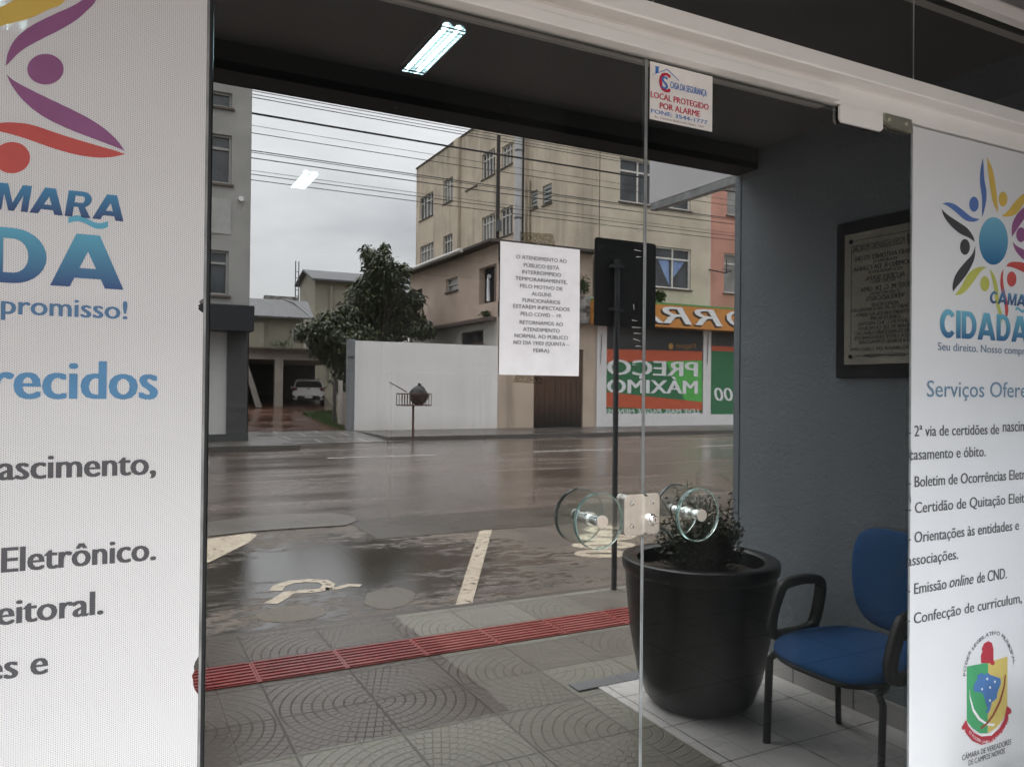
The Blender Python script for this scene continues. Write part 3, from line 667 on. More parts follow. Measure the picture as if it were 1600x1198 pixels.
MB().prism([(a0[0], -.02, zt), (a0[0], -.02, b0[1]+.004), (a0[0]+.012, -.02, b1[1]+.014), (a0[0]+.035, -.02, b1[1]+.004), (a1[0], -.02, b1[1]), (a1[0], -.02, zt)], (0, .014, 0)).build('plate', MAT['brass'], o, bevel=.001)
for q in (.2, .82): MB().lathe([(0, -.0245), (.0055, -.0235), (.0065, -.0195)], (a0[0]+(a1[0]-a0[0])*q, 0, zt-.016), 16, 0, 'y').build('screw', MAT['brass'], o, smooth=True)
# lip of the rail left of the cover
o = thing('door_stop_strip', 'slim white stop strip fixed along the rail over the doors', 'strip', (.7, -.03, RAIL0))
MB().box(-1.5, G(1311, 170, -.04)[0], -.046, -.0145, RAIL0-.004, RAIL0+hh*.235).build('strip_profile', MAT['alu'], o, bevel=.003)

# ================================================================== PRINTS ON THE GLASS
YV, YP, YQ = -GY-.0012, -GY-.0020, -GY-.0026
def gpt(u, v, y): x, z = G(u, v, y); return (x, y, z)
def rounded(pts, k=4, lim=.35):
    n = len(pts); out_ = []
    P_q = [Vector(p) for p in pts]
    def sharp(i):
        a, b = (P_q[i]-P_q[i-1]), (P_q[(i+1) % n]-P_q[i]); return a.length < 1e-9 or b.length < 1e-9 or a.angle(b) > 1.0
    for i in range(n):
        p1, p2 = P_q[i], P_q[(i+1) % n]
        p0 = p1*2-p2 if sharp(i) else P_q[i-1]; p3 = p2*2-p1 if sharp((i+1) % n) else P_q[(i+2) % n]
        for j in range(k):
            f = j/k; q = .5*((2*p1)+(-p0+p2)*f+(2*p0-5*p1+4*p2-p3)*f*f+(-p0+3*p1-3*p2+p3)*f**3); out_.append((q.x, q.y))
    return out_
def gpoly(mb, px, y, m=0): mb.add([gpt(u, v, y) for u, v in px], [tuple(range(len(px)))], m)
def gtext(mb, txt, p0, p1, cap, y, bold=.012, shear=0.0, m=0, fit=True):
    a, b = G(*p0, y), G(*p1, y); z = (a[1]+b[1])/2; c = G(p0[0], p0[1]-cap, y)[1]-a[1]
    put_text(mb, txt, (a[0], y, z), (1, 0, 0), (0, 0, 1), (b[0]-a[0]) if fit else None, c, bold, shear, m=m)
# ---- logo of dancing figures, taken from its right hand figure and turned round the sun
Z4 = lambda pts: [(x/3.9925, y/3.9925) for x, y in pts]
blade_px = Z4([(40, 465), (100, 512), (250, 590), (480, 700), (620, 780), (720, 865), (780, 945), (740, 925), (600, 872), (420, 802), (260, 722), (150, 632), (80, 545)])
apex = Vector(G(6, 110)); blade = [Vector(G(*p))-apex for p in blade_px]
COLS = ['purple', 'yellow', 'blue', 'black', 'lime', 'red']
LM = [pr(c, P_[c]) for c in COLS]
# ---- left banner (only its right part is in the photograph)
bl = thing('vinyl_banner', 'large white perforated banner on the left glass panel, text ending in Eletrônico', 'banner', ((XL-1.4)/2, YV, 0), 'printed vinyl banners on the glass')
zb0, zb1 = .06, RAIL0-.006
bx1 = XL-.0085
mb = MB()
ed = [(bx1, zb0)]; z = zb0
nz1 = G(313, 1052)[1]; nz2 = G(316, 478)[1]
pts = [(-1.3, zb0), (bx1, zb0)]
for (zc, h_, dpt) in ((nz1, .070, .012), (nz2, .026, .011)):      # torn nicks in the film's edge
    for k in range(9):
        f = k/8; pts.append((bx1-dpt*(sin(pi*f)**.6)*(.45+.55*random.random())*(1 if 0 < f < 1 else 0), zc-h_/2+h_*f))
pts += [(bx1, zb1), (-1.3, zb1)]
mb.add([(x, YV, z) for x, z in pts], [tuple(range(len(pts)))]); mb.build('vinyl_film', MAT['vinyl'], bl)
Z6 = lambda pts: [(1440+x/3.63, 230+y/3.63) for x, y in pts]
RIGHT = {
 'blue': [[(348, 60), (335, 130), (332, 200), (343, 290), (343, 395), (352, 372), (366, 310), (368, 250), (356, 180), (352, 110)],
          [(118, 320), (150, 314), (190, 325), (235, 358), (285, 397), (330, 408), (300, 423), (250, 415), (190, 365), (150, 335)]],
 'yellow': [[(370, 55), (378, 140), (390, 230), (405, 310), (433, 372), (432, 330), (420, 220), (402, 125)],
            [(455, 390), (490, 362), (530, 310), (575, 268), (640, 235), (625, 262), (580, 320), (545, 370), (510, 391), (470, 394)]],
 'black': [[(112, 350), (150, 385), (210, 425), (260, 460), (292, 505), (302, 538), (270, 515), (215, 488), (165, 445), (128, 395)],
           [(305, 560), (285, 610), (240, 660), (195, 720), (176, 780), (178, 820), (205, 785), (250, 730), (285, 670), (302, 620)]],
 'lime': [[(188, 840), (225, 790), (260, 725), (300, 690), (340, 678), (370, 682), (340, 700), (310, 740), (270, 795), (230, 832)],
          [(385, 690), (398, 740), (410, 800), (420, 880), (440, 950), (458, 1000), (455, 940), (440, 880), (432, 790), (410, 722)]],
 'red': [[(465, 690), (452, 720), (447, 770), (455, 830), (470, 880), (478, 985), (492, 930), (485, 870), (468, 800), (462, 740)],
         [(478, 675), (500, 655), (540, 650), (590, 660), (650, 700), (600, 715), (550, 695), (510, 680)]],
 'purple': [[(512, 510), (512, 450), (530, 400), (560, 360), (610, 320), (640, 300), (620, 350), (580, 410), (545, 460)],
            [(515, 535), (540, 560), (590, 590), (640, 650), (600, 650), (560, 620), (530, 580)]],
}
HEADS = {'blue': (297, 324, 27, 43), 'yellow': (462, 295, 25, 42), 'black': (246, 566, 28, 45), 'lime': (359, 774, 26, 43), 'red': (511, 748, 27, 43), 'purple': (564, 497, 27, 42)}
# the left banner carries the same emblem half as large again
sunR = Vector(G(*Z6([(408, 532)])[0])); apR = Vector(G(*Z6([(512, 522)])[0])); KL = 1.48; sunL = apex-(apR-sunR)*KL
LEFT = {'purple': [[(35, 415), (50, 330), (100, 240), (200, 160), (350, 85), (470, 30), (560, -40), (640, -160), (600, 0), (540, 70), (470, 130), (370, 190), (250, 250), (130, 320)], [(x*3.9925, y*3.9925) for x, y in blade_px]],
        'red': [[(-260, 840), (-120, 785), (0, 768), (80, 765), (200, 780), (380, 840), (560, 895), (700, 935), (780, 962), (700, 980), (600, 983), (480, 966), (330, 925), (150, 862), (0, 822), (-130, 815)]],
        'yellow': [[(-260, 240), (-120, 110), (0, 48), (90, 0), (240, -110), (480, -230), (540, -260), (410, 0), (300, 62), (180, 117), (0, 166), (-130, 210)]]}
mb = MB()
for mi, cname in enumerate(COLS):
    if cname in LEFT:
        for pg in LEFT[cname]: gpoly(mb, rounded(Z4(pg)), YP, mi)
    else:
        for pg in RIGHT[cname]: mb.add([(sunL.x+(q[0]-sunR.x)*KL, YP, sunL.y+(q[1]-sunR.y)*KL) for q in (G(*p) for p in Z6(pg))], [tuple(range(len(pg)))], mi)
    if cname == 'purple': cu, cv, ru, rv = 71, 108.5, 28.5, 24
    elif cname == 'red': cu, cv, ru, rv = 18.5, 246.5, 28.5, 24.5
    else: continue
    gpoly(mb, [(cu+ru*cos(2*pi*i/28), cv+rv*sin(2*pi*i/28)) for i in range(28)], YP, mi)
for cname in ('blue', 'black', 'lime', 'yellow'):
    cu, cv, ru, rv = HEADS[cname]; pgn = [G(*p) for p in Z6([(cu+ru*cos(2*pi*i/24), cv+rv*sin(2*pi*i/24)) for i in range(24)])]
    mb.add([(sunL.x+(q[0]-sunR.x)*KL, YP, sunL.y+(q[1]-sunR.y)*KL) for q in pgn], [tuple(range(24))], COLS.index(cname))
mb.build('logo_figures', LM, bl)
mb = MB(); mb.add([(sunL.x+.098*cos(2*pi*i/48), YP-.0006, sunL.y+.105*sin(2*pi*i/48)) for i in range(48)], [tuple(range(48))])
mb.build('logo_sun', grad('logo_sun_print', sunL.y-.1, sunL.y+.1, (.04, .16, .30), (.22, .48, .62)), bl)
mb = MB()
w_ = G(193, 347)[0]-G(0, 330)[0]
zc0 = G(190, 346, YP)[1]; cp = G(150, 303)[1]-G(150, 343)[1]
block_text(mb, 'CÂMARA', G(193, 347)[0]-.285, G(193, 347)[0], YP, zc0, abs(cp), .12)
mb.build('lettering', grad('camara_fade', zc0, zc0+abs(cp), (.045, .075, .19), (.06, .25, .45)), bl)
mb = MB(); zc0 = G(180, 452, YP)[1]; cp = G(150, 370)[1]-G(150, 452)[1]
block_text(mb, 'CIDADÃ', G(193, 452)[0]-.545, G(193, 452)[0], YP, zc0, abs(cp))
mb.build('lettering', grad('cidada_fade', zc0-.005, zc0+abs(cp)*1.1, (.04, .075, .22), (.12, .42, .58)), bl)
mb = MB()
put_text(mb, 'Seu direito. Nosso compromisso!', (G(198, 498)[0], YP, G(150, 497)[1]), (1, 0, 0), (0, 0, 1), .65, .0315, .022, 0, 'R')
mb.build('lettering', pr('slogan', (.09, .20, .36)), bl)
mb = MB()
put_text(mb, 'Serviços Oferecidos', (G(244, 622)[0], YP, G(200, 623)[1]), (1, 0, 0), (0, 0, 1), .70, .066, .028, 0, 'R')
mb.build('lettering', pr('heading', (.10, .27, .48)), bl)
mb = MB(); TXT = pr('text', P_['text'])
ct = .041
def lline(txt, u, v, wd): put_text(mb, txt, (G(u, v)[0], YP, G(u, v)[1]), (1, 0, 0), (0, 0, 1), wd, ct, .03, 0, 'R')
lline('- 2ª via de certidões de nascimento,', 242, 740, .80); lline('- Boletim de Ocorrências Eletrônico.', 242, 873, .81)
put_text(mb, 'casamento e óbito.', (G(242, 740)[0]-.80, YP, G(0, 806)[1]), (1, 0, 0), (0, 0, 1), .43, ct, .03)
lline('- Certidão de Quitação Eleitoral.', 160, 957, .745); lline('- Orientações às entidades e', 74, 1049, .655)
mb.build('lettering', TXT, bl)

# ---- right banner
brt = thing('vinyl_banner', 'white banner on the right glass panel with colourful sun logo and council crest', 'banner', ((XR+WALL_X)/2, YV, 0), 'printed vinyl banners on the glass')
zt = G(1424, 198)[1]; bx0 = XR+.0045
pts = [(bx0, zt), (bx0, G(1418, 690)[1])]
for (v, h_, dpt) in ((712, .05, .007), (780, .03, .004)):
    zc = G(1418, v)[1]
    for k in range(8): f = k/7; pts.append((bx0+dpt*sin(pi*f)*(.7+.3*random.random()), zc+h_/2-h_*f))
pts += [(bx0, .06), (WALL_X-.01, .06), (WALL_X-.01, zt)]
mb = MB(); mb.add([(x, YV, z) for x, z in pts], [tuple(range(len(pts)))]); mb.build('vinyl_film', MAT['vinyl_fine'], brt)
mb = MB()
for mi, cname in enumerate(COLS):
    for pg in RIGHT[cname]: gpoly(mb, rounded(Z6(pg)), YP-.0002*(mi % 3), mi)
    cu, cv, ru, rv = HEADS[cname]; gpoly(mb, Z6([(cu+ru*cos(2*pi*i/24), cv+rv*sin(2*pi*i/24)) for i in range(24)]), YP, mi)
mb.build('logo_figures', LM, brt)
mb = MB(); gpoly(mb, Z6([(408+82*cos(2*pi*i/40), 532+135*sin(2*pi*i/40)) for i in range(40)]), YP)
zz = G(1552, 376)[1]
mb.build('logo_sun', grad('logo_sun_print_small', zz-.08, zz+.075, (.03, .14, .30), (.18, .45, .60)), brt)
mb = MB(); a = G(*Z6([(372, 885)])[0]); cp = G(1543, 455)[1]-G(1543, 474)[1]
block_text(mb, 'CÂMARA', a[0], a[0]+(G(1600, 478)[0]-a[0])*1.45, YQ, a[1], abs(cp), .12)
mb.build('lettering', grad('camara_fade_small', a[1], a[1]+abs(cp), (.05, .08, .2), (.10, .25, .42)), brt)
mb = MB(); a = G(1465, 528); cp = G(1465, 484)[1]-a[1]
block_text(mb, 'CIDADÃ', a[0], a[0]+.475, YQ, G(1500, 529)[1], cp)
mb.build('lettering', grad('cidada_fade_small', a[1]-.01, a[1]+cp*1.05, (.03, .09, .24), (.16, .45, .58)), brt)
mb = MB(); a = G(1462, 547)
put_text(mb, 'Seu direito. Nosso compromisso!', (a[0], YQ, G(1500, 549)[1]), (1, 0, 0), (0, 0, 1), (G(1600, 555)[0]-a[0])*1.27, .0245, .006)
mb.build('lettering', pr('slogan_small', (.13, .20, .30)), brt)
mb = MB(); a = G(1445, 620)
put_text(mb, 'Serviços Oferecidos', (a[0], YQ, G(1500, 620)[1]), (1, 0, 0), (0, 0, 1), (G(1600, 620)[0]-a[0])*1.36, .050, .006)
mb.build('lettering', pr('heading_small', (.16, .26, .36)), brt)
mb = MB()
def rl_(txt, u0, v0, u1, v1, cap=17, sh=0.0):
    gtext(mb, txt, (u0, v0), (u1, v1), cap, YQ, .014, sh)
rl_('- 2ª via de certidões de', 1419, 684, 1561, 676); rl_('nascimento,', 1567, 676, 1632, 671)
rl_('casamento e óbito.', 1421, 718, 1540, 713)
rl_('- Boletim de Ocorrências Eletrônico.', 1419, 761, 1633, 746)
rl_('- Certidão de Quitação Eleitoral.', 1419, 804, 1625, 781)
rl_('- Orientações às entidades e', 1419, 849, 1592, 827)
rl_('associações.', 1418, 884, 1497, 873)
rl_('- Emissão', 1418, 930, 1479, 919); rl_('online', 1484, 918, 1521, 911, 17, .25); rl_('de CND.', 1527, 911, 1573, 903)
rl_('- Confecção de curriculum, entre', 1417, 976, 1632, 934)
mb.build('lettering', pr('body_small', (.10, .10, .105)), brt)
# crest
Z7 = lambda pts: [(1470+x/5.03, 960+y/5.03) for x, y in pts]
mb = MB(); CM = [pr('green', P_['green']), pr('gold', P_['gold']), pr('dred', P_['dred']), pr('cblue', (.09, .20, .44)), pr('white', (.85, .85, .85)), pr('text', P_['text']), pr('brown', (.30, .09, .06))]
gpoly(mb, Z7([(205, 405), (372, 374), (368, 930), (310, 930), (250, 890), (205, 835)]), YP, 0)
gpoly(mb, Z7([(372, 374), (525, 326), (523, 745), (490, 820), (440, 885), (368, 930)]), YP, 1)
gpoly(mb, Z7([(318, 378), (316, 320), (330, 285), (322, 270), (340, 225), (372, 206), (402, 220), (415, 270), (414, 350), (425, 385), (405, 398), (385, 380)]), YQ, 2)
gpoly(mb, Z7([(255, 590), (262, 545), (290, 500), (285, 478), (320, 455), (345, 468), (372, 455), (385, 470), (430, 485), (470, 500), (472, 540), (445, 610), (440, 655), (400, 690), (390, 740), (372, 775), (350, 760), (368, 735), (355, 700), (342, 650), (330, 615), (300, 605), (272, 605)]), YQ, 3)
for (a, b) in ((365, 503), (425, 525), (387, 570), (324, 583), (386, 672)):
    gpoly(mb, Z7([(a+7*cos(i*pi/5), b+10*sin(i*pi/5)) for i in range(10)]), YQ-.0005, 4)
gpoly(mb, Z7([(225, 580), (232, 640), (262, 740), (310, 810), (365, 850), (425, 855), (420, 874), (360, 868), (295, 825), (250, 755), (228, 660)]), YQ-.0005, 4)
gpoly(mb, Z7([(503, 470), (512, 470), (505, 560), (470, 690), (420, 790), (365, 862), (320, 898), (310, 885), (360, 845), (410, 778), (458, 680), (495, 560)]), YQ-.0007, 6)
gpoly(mb, Z7([(165, 880), (200, 825), (215, 870), (260, 925), (320, 955), (400, 945), (460, 895), (500, 820), (520, 715), (552, 740), (555, 770), (530, 785), (535, 830), (480, 930), (400, 1000), (320, 1020), (250, 990), (195, 925), (190, 895), (172, 905)]), YQ-.0003, 2)
gpoly(mb, Z7([(270, 925), (320, 940), (390, 935), (460, 860), (462, 872), (400, 948), (320, 955)]), YQ-.0006, 4)
mb.build('crest', CM, brt)
mb = MB()
path_text(mb, 'PODER LEGISLATIVO MUNICIPAL', [G(*p) for p in Z7([(178, 475), (182, 400), (215, 305), (270, 225), (335, 170), (400, 150), (450, 160), (495, 210), (530, 290), (555, 385)])], .0125, YQ, .006, 0)
a, b = Z7([(168, 1140)])[0], Z7([(553, 1010)])[0]
mb2 = mb; gtext(mb, 'CÂMARA DE VEREADORES', Z7([(168, 1148)])[0], Z7([(553, 1012)])[0], 8.5, YQ, .006)
gtext(mb, 'DE CAMPOS NOVOS', Z7([(218, 1185)])[0], Z7([(503, 1085)])[0], 8.5, YQ, .006)
mb.build('lettering', pr('crest_text', (.08, .08, .085)), brt)
mb = MB()
path_text(mb, 'O PODER UNIDO É MAIS FORTE', [G(*p) for p in Z7([(200, 915), (235, 960), (300, 1000), (370, 1000), (440, 950), (490, 885), (522, 810)])], .0085, YQ-.001, 0.0, 0)
mb.build('lettering', pr('white', (.85, .85, .85)), brt)

# ---- paper notice with tape
pa, pb = G(778, 380, YV), G(903, 587, YV)
px0, px1 = G(778.5, 480)[0], G(903, 480)[0]; pz1 = (G(778, 380)[1]+G(902, 388)[1])/2; pz0 = (G(779, 587)[1]+G(903, 586)[1])/2
no = thing('paper_notice', 'white typed A4 closure notice taped to the left glass door', 'notice', ((px0+px1)/2, YV, pz0))
mb = MB(); nn = 10
for i in range(nn):
    for j in range(nn):
        q = []
        for (a, b) in ((i, j), (i+1, j), (i+1, j+1), (i, j+1)):
            fx, fz = a/nn, b/nn; bow = .0025*sin(pi*fz)*(.3+.7*fx)+.0012*sin(3*fx+2*fz)
            q.append((px0+(px1-px0)*fx, YV-.0004-bow*.5, pz0+(pz1-pz0)*fz))
        mb.quad(*q)
mb.build('sheet', MAT['paper'], no, smooth=True)
lines_ = [('O ATENDIMENTO AO', 160, 535, 279), ('PÚBLICO ESTÁ', 215, 480, 335), ('INTERROMPIDO', 203, 493, 386), ('TEMPORARIAMENTE,', 153, 540, 437), ('PELO MOTIVO DE', 188, 505, 490), ('ALGUNS', 275, 420, 542),
          ('FUNCIONÁRIOS', 207, 487, 594), ('ESTAREM INFECTADOS', 137, 557, 642), ('PELO COVID – 19.', 193, 498, 695), ('RETORNAMOS AO', 185, 508, 757), ('ATENDIMENTO', 210, 483, 808), ('NORMAL AO PÚBLICO', 147, 545, 858), ('NO DIA 19/03 (QUINTA –', 140, 553, 907), ('FEIRA)', 287, 405, 961)]
mb = MB()
def serif(mb, txt, org, wd, cap):
    put_text(mb, txt, org, (1, 0, 0), (0, 0, 1), wd, cap, .006, 0, 'C')
cxm = (px0+px1)/2
for (tx, a, b, yv) in lines_:
    ua, ub, vv = 770+a/4.79, 770+b/4.79, 350+yv/4.79
    wd = G(ub, vv)[0]-G(ua, vv)[0]; zc = G(840, vv)[1]; xx = (G(ub, vv)[0]+G(ua, vv)[0])/2
    put_text(mb, tx, (xx, YV-.0042, zc), (1, 0, 0), (0, 0, 1), wd, .0083, .008, 0, 'C')
mb.build('lettering', pr('notice_ink', (.16, .16, .17)), no)
t = NT('clear_tape'); g_ = t.noise(420, 4, .7); m_ = t.ramp(g_, .55, .66, 0, .7)
b_ = t.n('BsdfPrincipled'); t.set(b_.inputs['Base Color'], (.45, .41, .34)); b_.inputs['Roughness'].default_value = .3
tr = t.n('BsdfTransparent', Color=(.75, .73, .68)); ms = t.n('MixShader', i0=m_, i1=tr, i2=b_); t.t.links.new(ms.outputs[0], t.out.inputs[0]); MAT['tape'] = t.mat
for k, quad in enumerate(([(811, 363), (862, 366), (868, 395), (812, 392)], [(806, 577), (845, 577), (846, 600), (800, 597)])):
    mb = MB(); n_ = 8
    a, b, c, d = [Vector((*G(*q), 0)) for q in quad]
    mb.add([(a.x, YV+.0004, a.y), (b.x, YV+.0004, b.y), (c.x, YV+.0004, c.y), (d.x, YV+.0004, d.y)], [(0, 1, 2, 3)])
    mb.build('tape', MAT['tape'], no)

mb = MB()
for (a_, b_, c_, d_) in [(365, 360, 408, 370), (375, 404, 408, 405), (378, 240, 408, 250), (350, 799, 382, 804), (350, 843, 408, 845), (360, 880, 408, 882), (358, 915, 402, 930), (360, 700, 362, 735), (372, 960, 408, 962), (350, 1075, 375, 1080)]:
    p_, q_ = gpt(900+a_/3.99, 300+b_/3.99, YV+.0006), gpt(900+c_/3.99, 300+d_/3.99, YV+.0006); n2_ = Vector((-(q_[2]-p_[2]), 0, q_[0]-p_[0])).normalized()*.0009
    mb.add([tuple(Vector(p_)-n2_), tuple(Vector(q_)-n2_*.4), tuple(Vector(q_)+n2_*.4), tuple(Vector(p_)+n2_)], [(0, 1, 2, 3)])
gm2 = mb.build('glue_marks', pr('glue', (.50, .50, .48)), dl)
# ---- alarm sticker
Z5 = lambda p: (1000+p[0]/8.55, 80+p[1]/8.55)
stk = thing('alarm_sticker', 'small white alarm company sticker with red and blue lettering', 'sticker', (G(1060, 150)[0], YV, G(1060, 205)[1]))
sx0, sx1 = G(1013, 140)[0], G(1110.5, 160)[0]; sz1 = G(1013, 97)[1]; sz0 = G(1012, 187)[1]
MB().add([(sx0, YV, sz0), (sx1, YV, sz0), (sx1, YV, sz1), (sx0, YV, sz1)], [(0, 1, 2, 3)]).build('backing', MAT['sticker'], stk)
SB, SR = pr('sticker_blue', (.04, .17, .50)), pr('sticker_red', (.52, .02, .06))
def s5(mb, txt, p0, p1, cap, bold=.02, m=0): gtext(mb, txt, Z5(p0), Z5(p1), cap/8.55, YP, bold, 0, m)
mb = MB()
s5(mb, 'CASA DA SEGURANÇA', (405, 498), (892, 605), 88, .012, 0); s5(mb, 'FONE: 3544-1777', (148, 828), (900, 975), 52, .022, 0)
s5(mb, 'LOCAL PROTEGIDO', (145, 622), (915, 784), 80, .024, 1); s5(mb, 'POR ALARME', (265, 768), (802, 880), 80, .024, 1)
s5(mb, 'Av. Caetano Belincanta Neto, 1427', (190, 893), (855, 1022), 26, .004, 2)
mb.build('lettering', [SB, SR, pr('sticker_grey', (.30, .16, .15))], stk)
mb = MB()
gtext(mb, 'C', Z5((262, 530)), Z5((398, 560)), 255/8.55, YP, .03, 0, 1); gtext(mb, 'S', Z5((290, 500)), Z5((370, 515)), 165/8.55, YQ, .02, 0, 0)
for pg in ([(160, 322), (365, 238), (528, 398), (520, 398), (362, 252), (162, 324)], [(195, 200), (262, 210), (250, 222), (248, 290), (205, 302), (208, 215)]): gpoly(mb, [Z5(p) for p in pg], YP, 0)
mb.build('emblem', [SB, SR], stk)

# ================================================================== THINGS IN THE RECESS
# ---- plaque on the side wall (text runs away from the glass)
Zp = lambda x, y: (1300+x/4.43, 330+y/4.43)
dA, zA = side(1305, 352, WALL_X-.02); _, zB = side(1304, 591, WALL_X-.02)
dC = side(1381, 460, WALL_X-.02)[0]; pdL = side(1318, 460, WALL_X-.02)[0]
hw = pdL-dC; fw_ = dA-dC
pq = thing('wall_plaque', 'engraved metal council plaque on a dark stone board on the side wall', 'plaque', (WALL_X, -dC, zB))
MAT['plaque_stone'] = paint('dark_stone', (.018, .018, .02), .6, .3, 30, spec=.15)
MAT['plaque_metal'] = paint('aged_plaque_metal', (.33, .32, .265), .6, .18, 6, .1, 200, spec=.2)
MB().box(WALL_X-.022, WALL_X, -dC-fw_, -dC+fw_, zB, zA).build('backing_board', MAT['plaque_stone'], pq, bevel=.003)
pzt, pzb = side(1318, 369, WALL_X-.022)[1], side(1317, 570, WALL_X-.022)[1]
MB().box(WALL_X-.026, WALL_X-.0215, -dC-hw, -dC+hw, pzb, pzt).build('metal_plate', MAT['plaque_metal'], pq)
mb = MB(); xi = WALL_X-.0268; i_ = .035
def bar(y0, y1, z0, z1): mb.add([(xi, y0, z0), (xi, y1, z0), (xi, y1, z1), (xi, y0, z1)], [(0, 1, 2, 3)])
ya_, yb_ = -dC-hw+i_, -dC+hw-i_
bar(ya_+.02, yb_-.02, pzt-i_, pzt-i_+.003); bar(ya_+.02, yb_-.02, pzb+i_, pzb+i_+.003); bar(ya_, ya_+.003, pzb+i_+.02, pzt-i_-.02); bar(yb_, yb_+.003, pzb+i_+.02, pzt-i_-.02)
PL = [('VERNEI ANTONIO TITON', 150, 352, 1), ('PRESIDENTE', 272, 361, .62), ('ALDOMIRO R. DA CUNHA', 135, 424, 1), ('VICE-PRESIDENTE', 235, 437, .62), ('ALCIDES SERPA', 220, 487, 1), ('1º SECRETÁRIO', 250, 505, .62), ('JOSÉ M. G. DE LIMA', 183, 563, 1), ('2º SECRETÁRIO', 250, 583, .62), ('VEREADORES', 222, 625, 1),
      ('ADÃO VOLPF', 258, 662, .75), ('ANTONIO D. M. DE CARVALHO', 120, 703, .75), ('ANTÔNIO NICOLAU SERPA', 148, 735, .75), ('CIRILO RUPP', 248, 757, .75), ('CLINTON L. KO FREITAG', 165, 795, .75), ('ODAIR M. DE QUADROS', 168, 827, .75), ('MARCO ANTÔNIO UBALDO', 150, 860, .75), ('NEIZA LEITE FERNANDES', 142, 892, .75), ('RUI JORGE TOMAZONI', 178, 920, .75), ('INAUGURADA EM 12/02/1999', 122, 970, .7), ('GESTÃO 1997/2000', 212, 1012, .7)]
for (tx, lx, ly, k) in PL:
    de, zc = side(*Zp(lx, ly), xi)
    put_text(mb, tx, (xi, -dC, zc), (0, -1, 0), (0, 0, 1), 2*(de-dC), .0205*k, .03, 0, 'C')
de, zc = side(*Zp(125, 291), xi); ds = side(*Zp(490, 245), xi)[0]
put_text(mb, 'PODER LEGISLATIVO MUNICIPAL', (xi, -ds, zc), (0, -1, 0), (0, 0, 1), de-ds, .030, .004)
mb.build('lettering', pr('engraving', (.006, .006, .006)), pq)
mb = MB()
cu = ds-.028; mb.add([(xi, -cu+q[0]*.02, zc+.012+q[1]*.028) for q in [(-1, 1), (1, 1), (1, 0), (.6, -.7), (0, -1), (-.6, -.7), (-1, 0)]], [tuple(range(7))])
mb.build('coat_of_arms', pr('engraving_soft', (.06, .06, .055)), pq)
for a in (ya_, yb_):
    for b in (pzb+i_, pzt-i_):
        m_ = MB(); m_.add([(xi-.002, a+.0105*cos(2*pi*k/14), b+.0105*sin(2*pi*k/14)) for k in range(14)], [tuple(range(14))]); m_.build('screw_cap', MAT['plaque_stone'], pq)

# ---- planter and shrub
pc = gnd(1091, 868, .66); pc = (pc[0], pc[1]); rim_r = .5*(gnd(1216, 868, .66)[0]-gnd(966, 868, .66)[0])/cos(YAW)*.985
PR = .345; PH = .665
pc = (WALL_X-PR-.215, gnd(1091, 868, PH)[1]+.02)
x_, d_ = gnd(1091, 868, PH); pc = (x_, d_)
po = thing('planter_pot', 'big black round planter pot on the tiles beside the grey wall', 'planter', (pc[0], -pc[1], 0))
MAT['black_pot'] = paint('black_plastic', (.007, .007, .008), .30, .25, 9, .12, 70)
MAT['soil'] = paint('dark_soil', (.03, .022, .016), .9, .4, 40, .6, 60)
prof = [(0, .006), (.185, .006), (.218, .018), (.245, .05), (.278, .14), (.312, .32), (.331, .50), (.337, .60), (.350, .615), (.353, .64), (.350, .66), (.340, PH), (.300, PH), (.285, .655), (.280, .62), (.272, .56)]
MB().lathe(prof, (pc[0], -pc[1], 0), 72).build('pot', MAT['black_pot'], po, smooth=True, autosmooth=35)
MB().lathe([(.274, .595), (.15, .605), (0, .612)], (pc[0], -pc[1], 0), 40).build('soil', MAT['soil'], po)
def leaf_mat(name, a, b, rough=.45):
    t = NT(name); oi = t.n('NewGeometry').outputs['Random Per Island']
    c = t.mix(oi, a, b); return t.bsdf(c, rough, 0, .35)
MAT['box_leaf'] = leaf_mat('shrub_leaf', (.006, .014, .005), (.030, .055, .014))
MAT['bark'] = paint('bark', (.05, .035, .022), .9, .3, 20, .5, 40)
def leaf(mb, p, n, L_, W_, droop=0.0):
    n = n.normalized(); a = n.cross(Vector((random.uniform(-1, 1), random.uniform(-1, 1), random.uniform(-1, 1))))
    if a.length < 1e-3: a = Vector((1, 0, 0))
    a.normalize(); b = n.cross(a)
    tip = p + a*L_ - Vector((0, 0, droop*L_)); mid = p + a*L_*.5 + n*.1*L_
    mb.add([p, mid-b*W_, tip, mid+b*W_], [(0, 1, 2, 3)])
sh = thing('potted_shrub', 'dark box shrub growing in the black planter', 'shrub', (pc[0], -pc[1], .6))
lv = MB(); sm = MB()
for k in range(210):
    an = random.uniform(0, 2*pi); lean = .205*sqrt(random.random()); top = random.uniform(.76, .93) if random.random() < .84 else random.uniform(.93, 1.06)
    base = Vector((pc[0]+random.uniform(-.05, .05), -pc[1]+random.uniform(-.05, .05), .6)); tp = Vector((pc[0]+lean*cos(an), -pc[1]+lean*sin(an), top-.6*lean))
    sm.tube([base, (base+tp)/2+Vector((.02*cos(an), .02*sin(an), 0)), tp], [.004, .003, .0015], 4)
    for j in range(26):
        f = random.uniform(.3, 1.02); p = base.lerp(tp, f) + Vector((random.gauss(0, .014), random.gauss(0, .014), random.gauss(0, .012)))
        leaf(lv, p, Vector((random.gauss(0, .6), random.gauss(0, .6), 1)), random.uniform(.018, .028), random.uniform(.006, .009))
lv.build('foliage', MAT['box_leaf'], sh); sm.build('stems', MAT['bark'], sh)

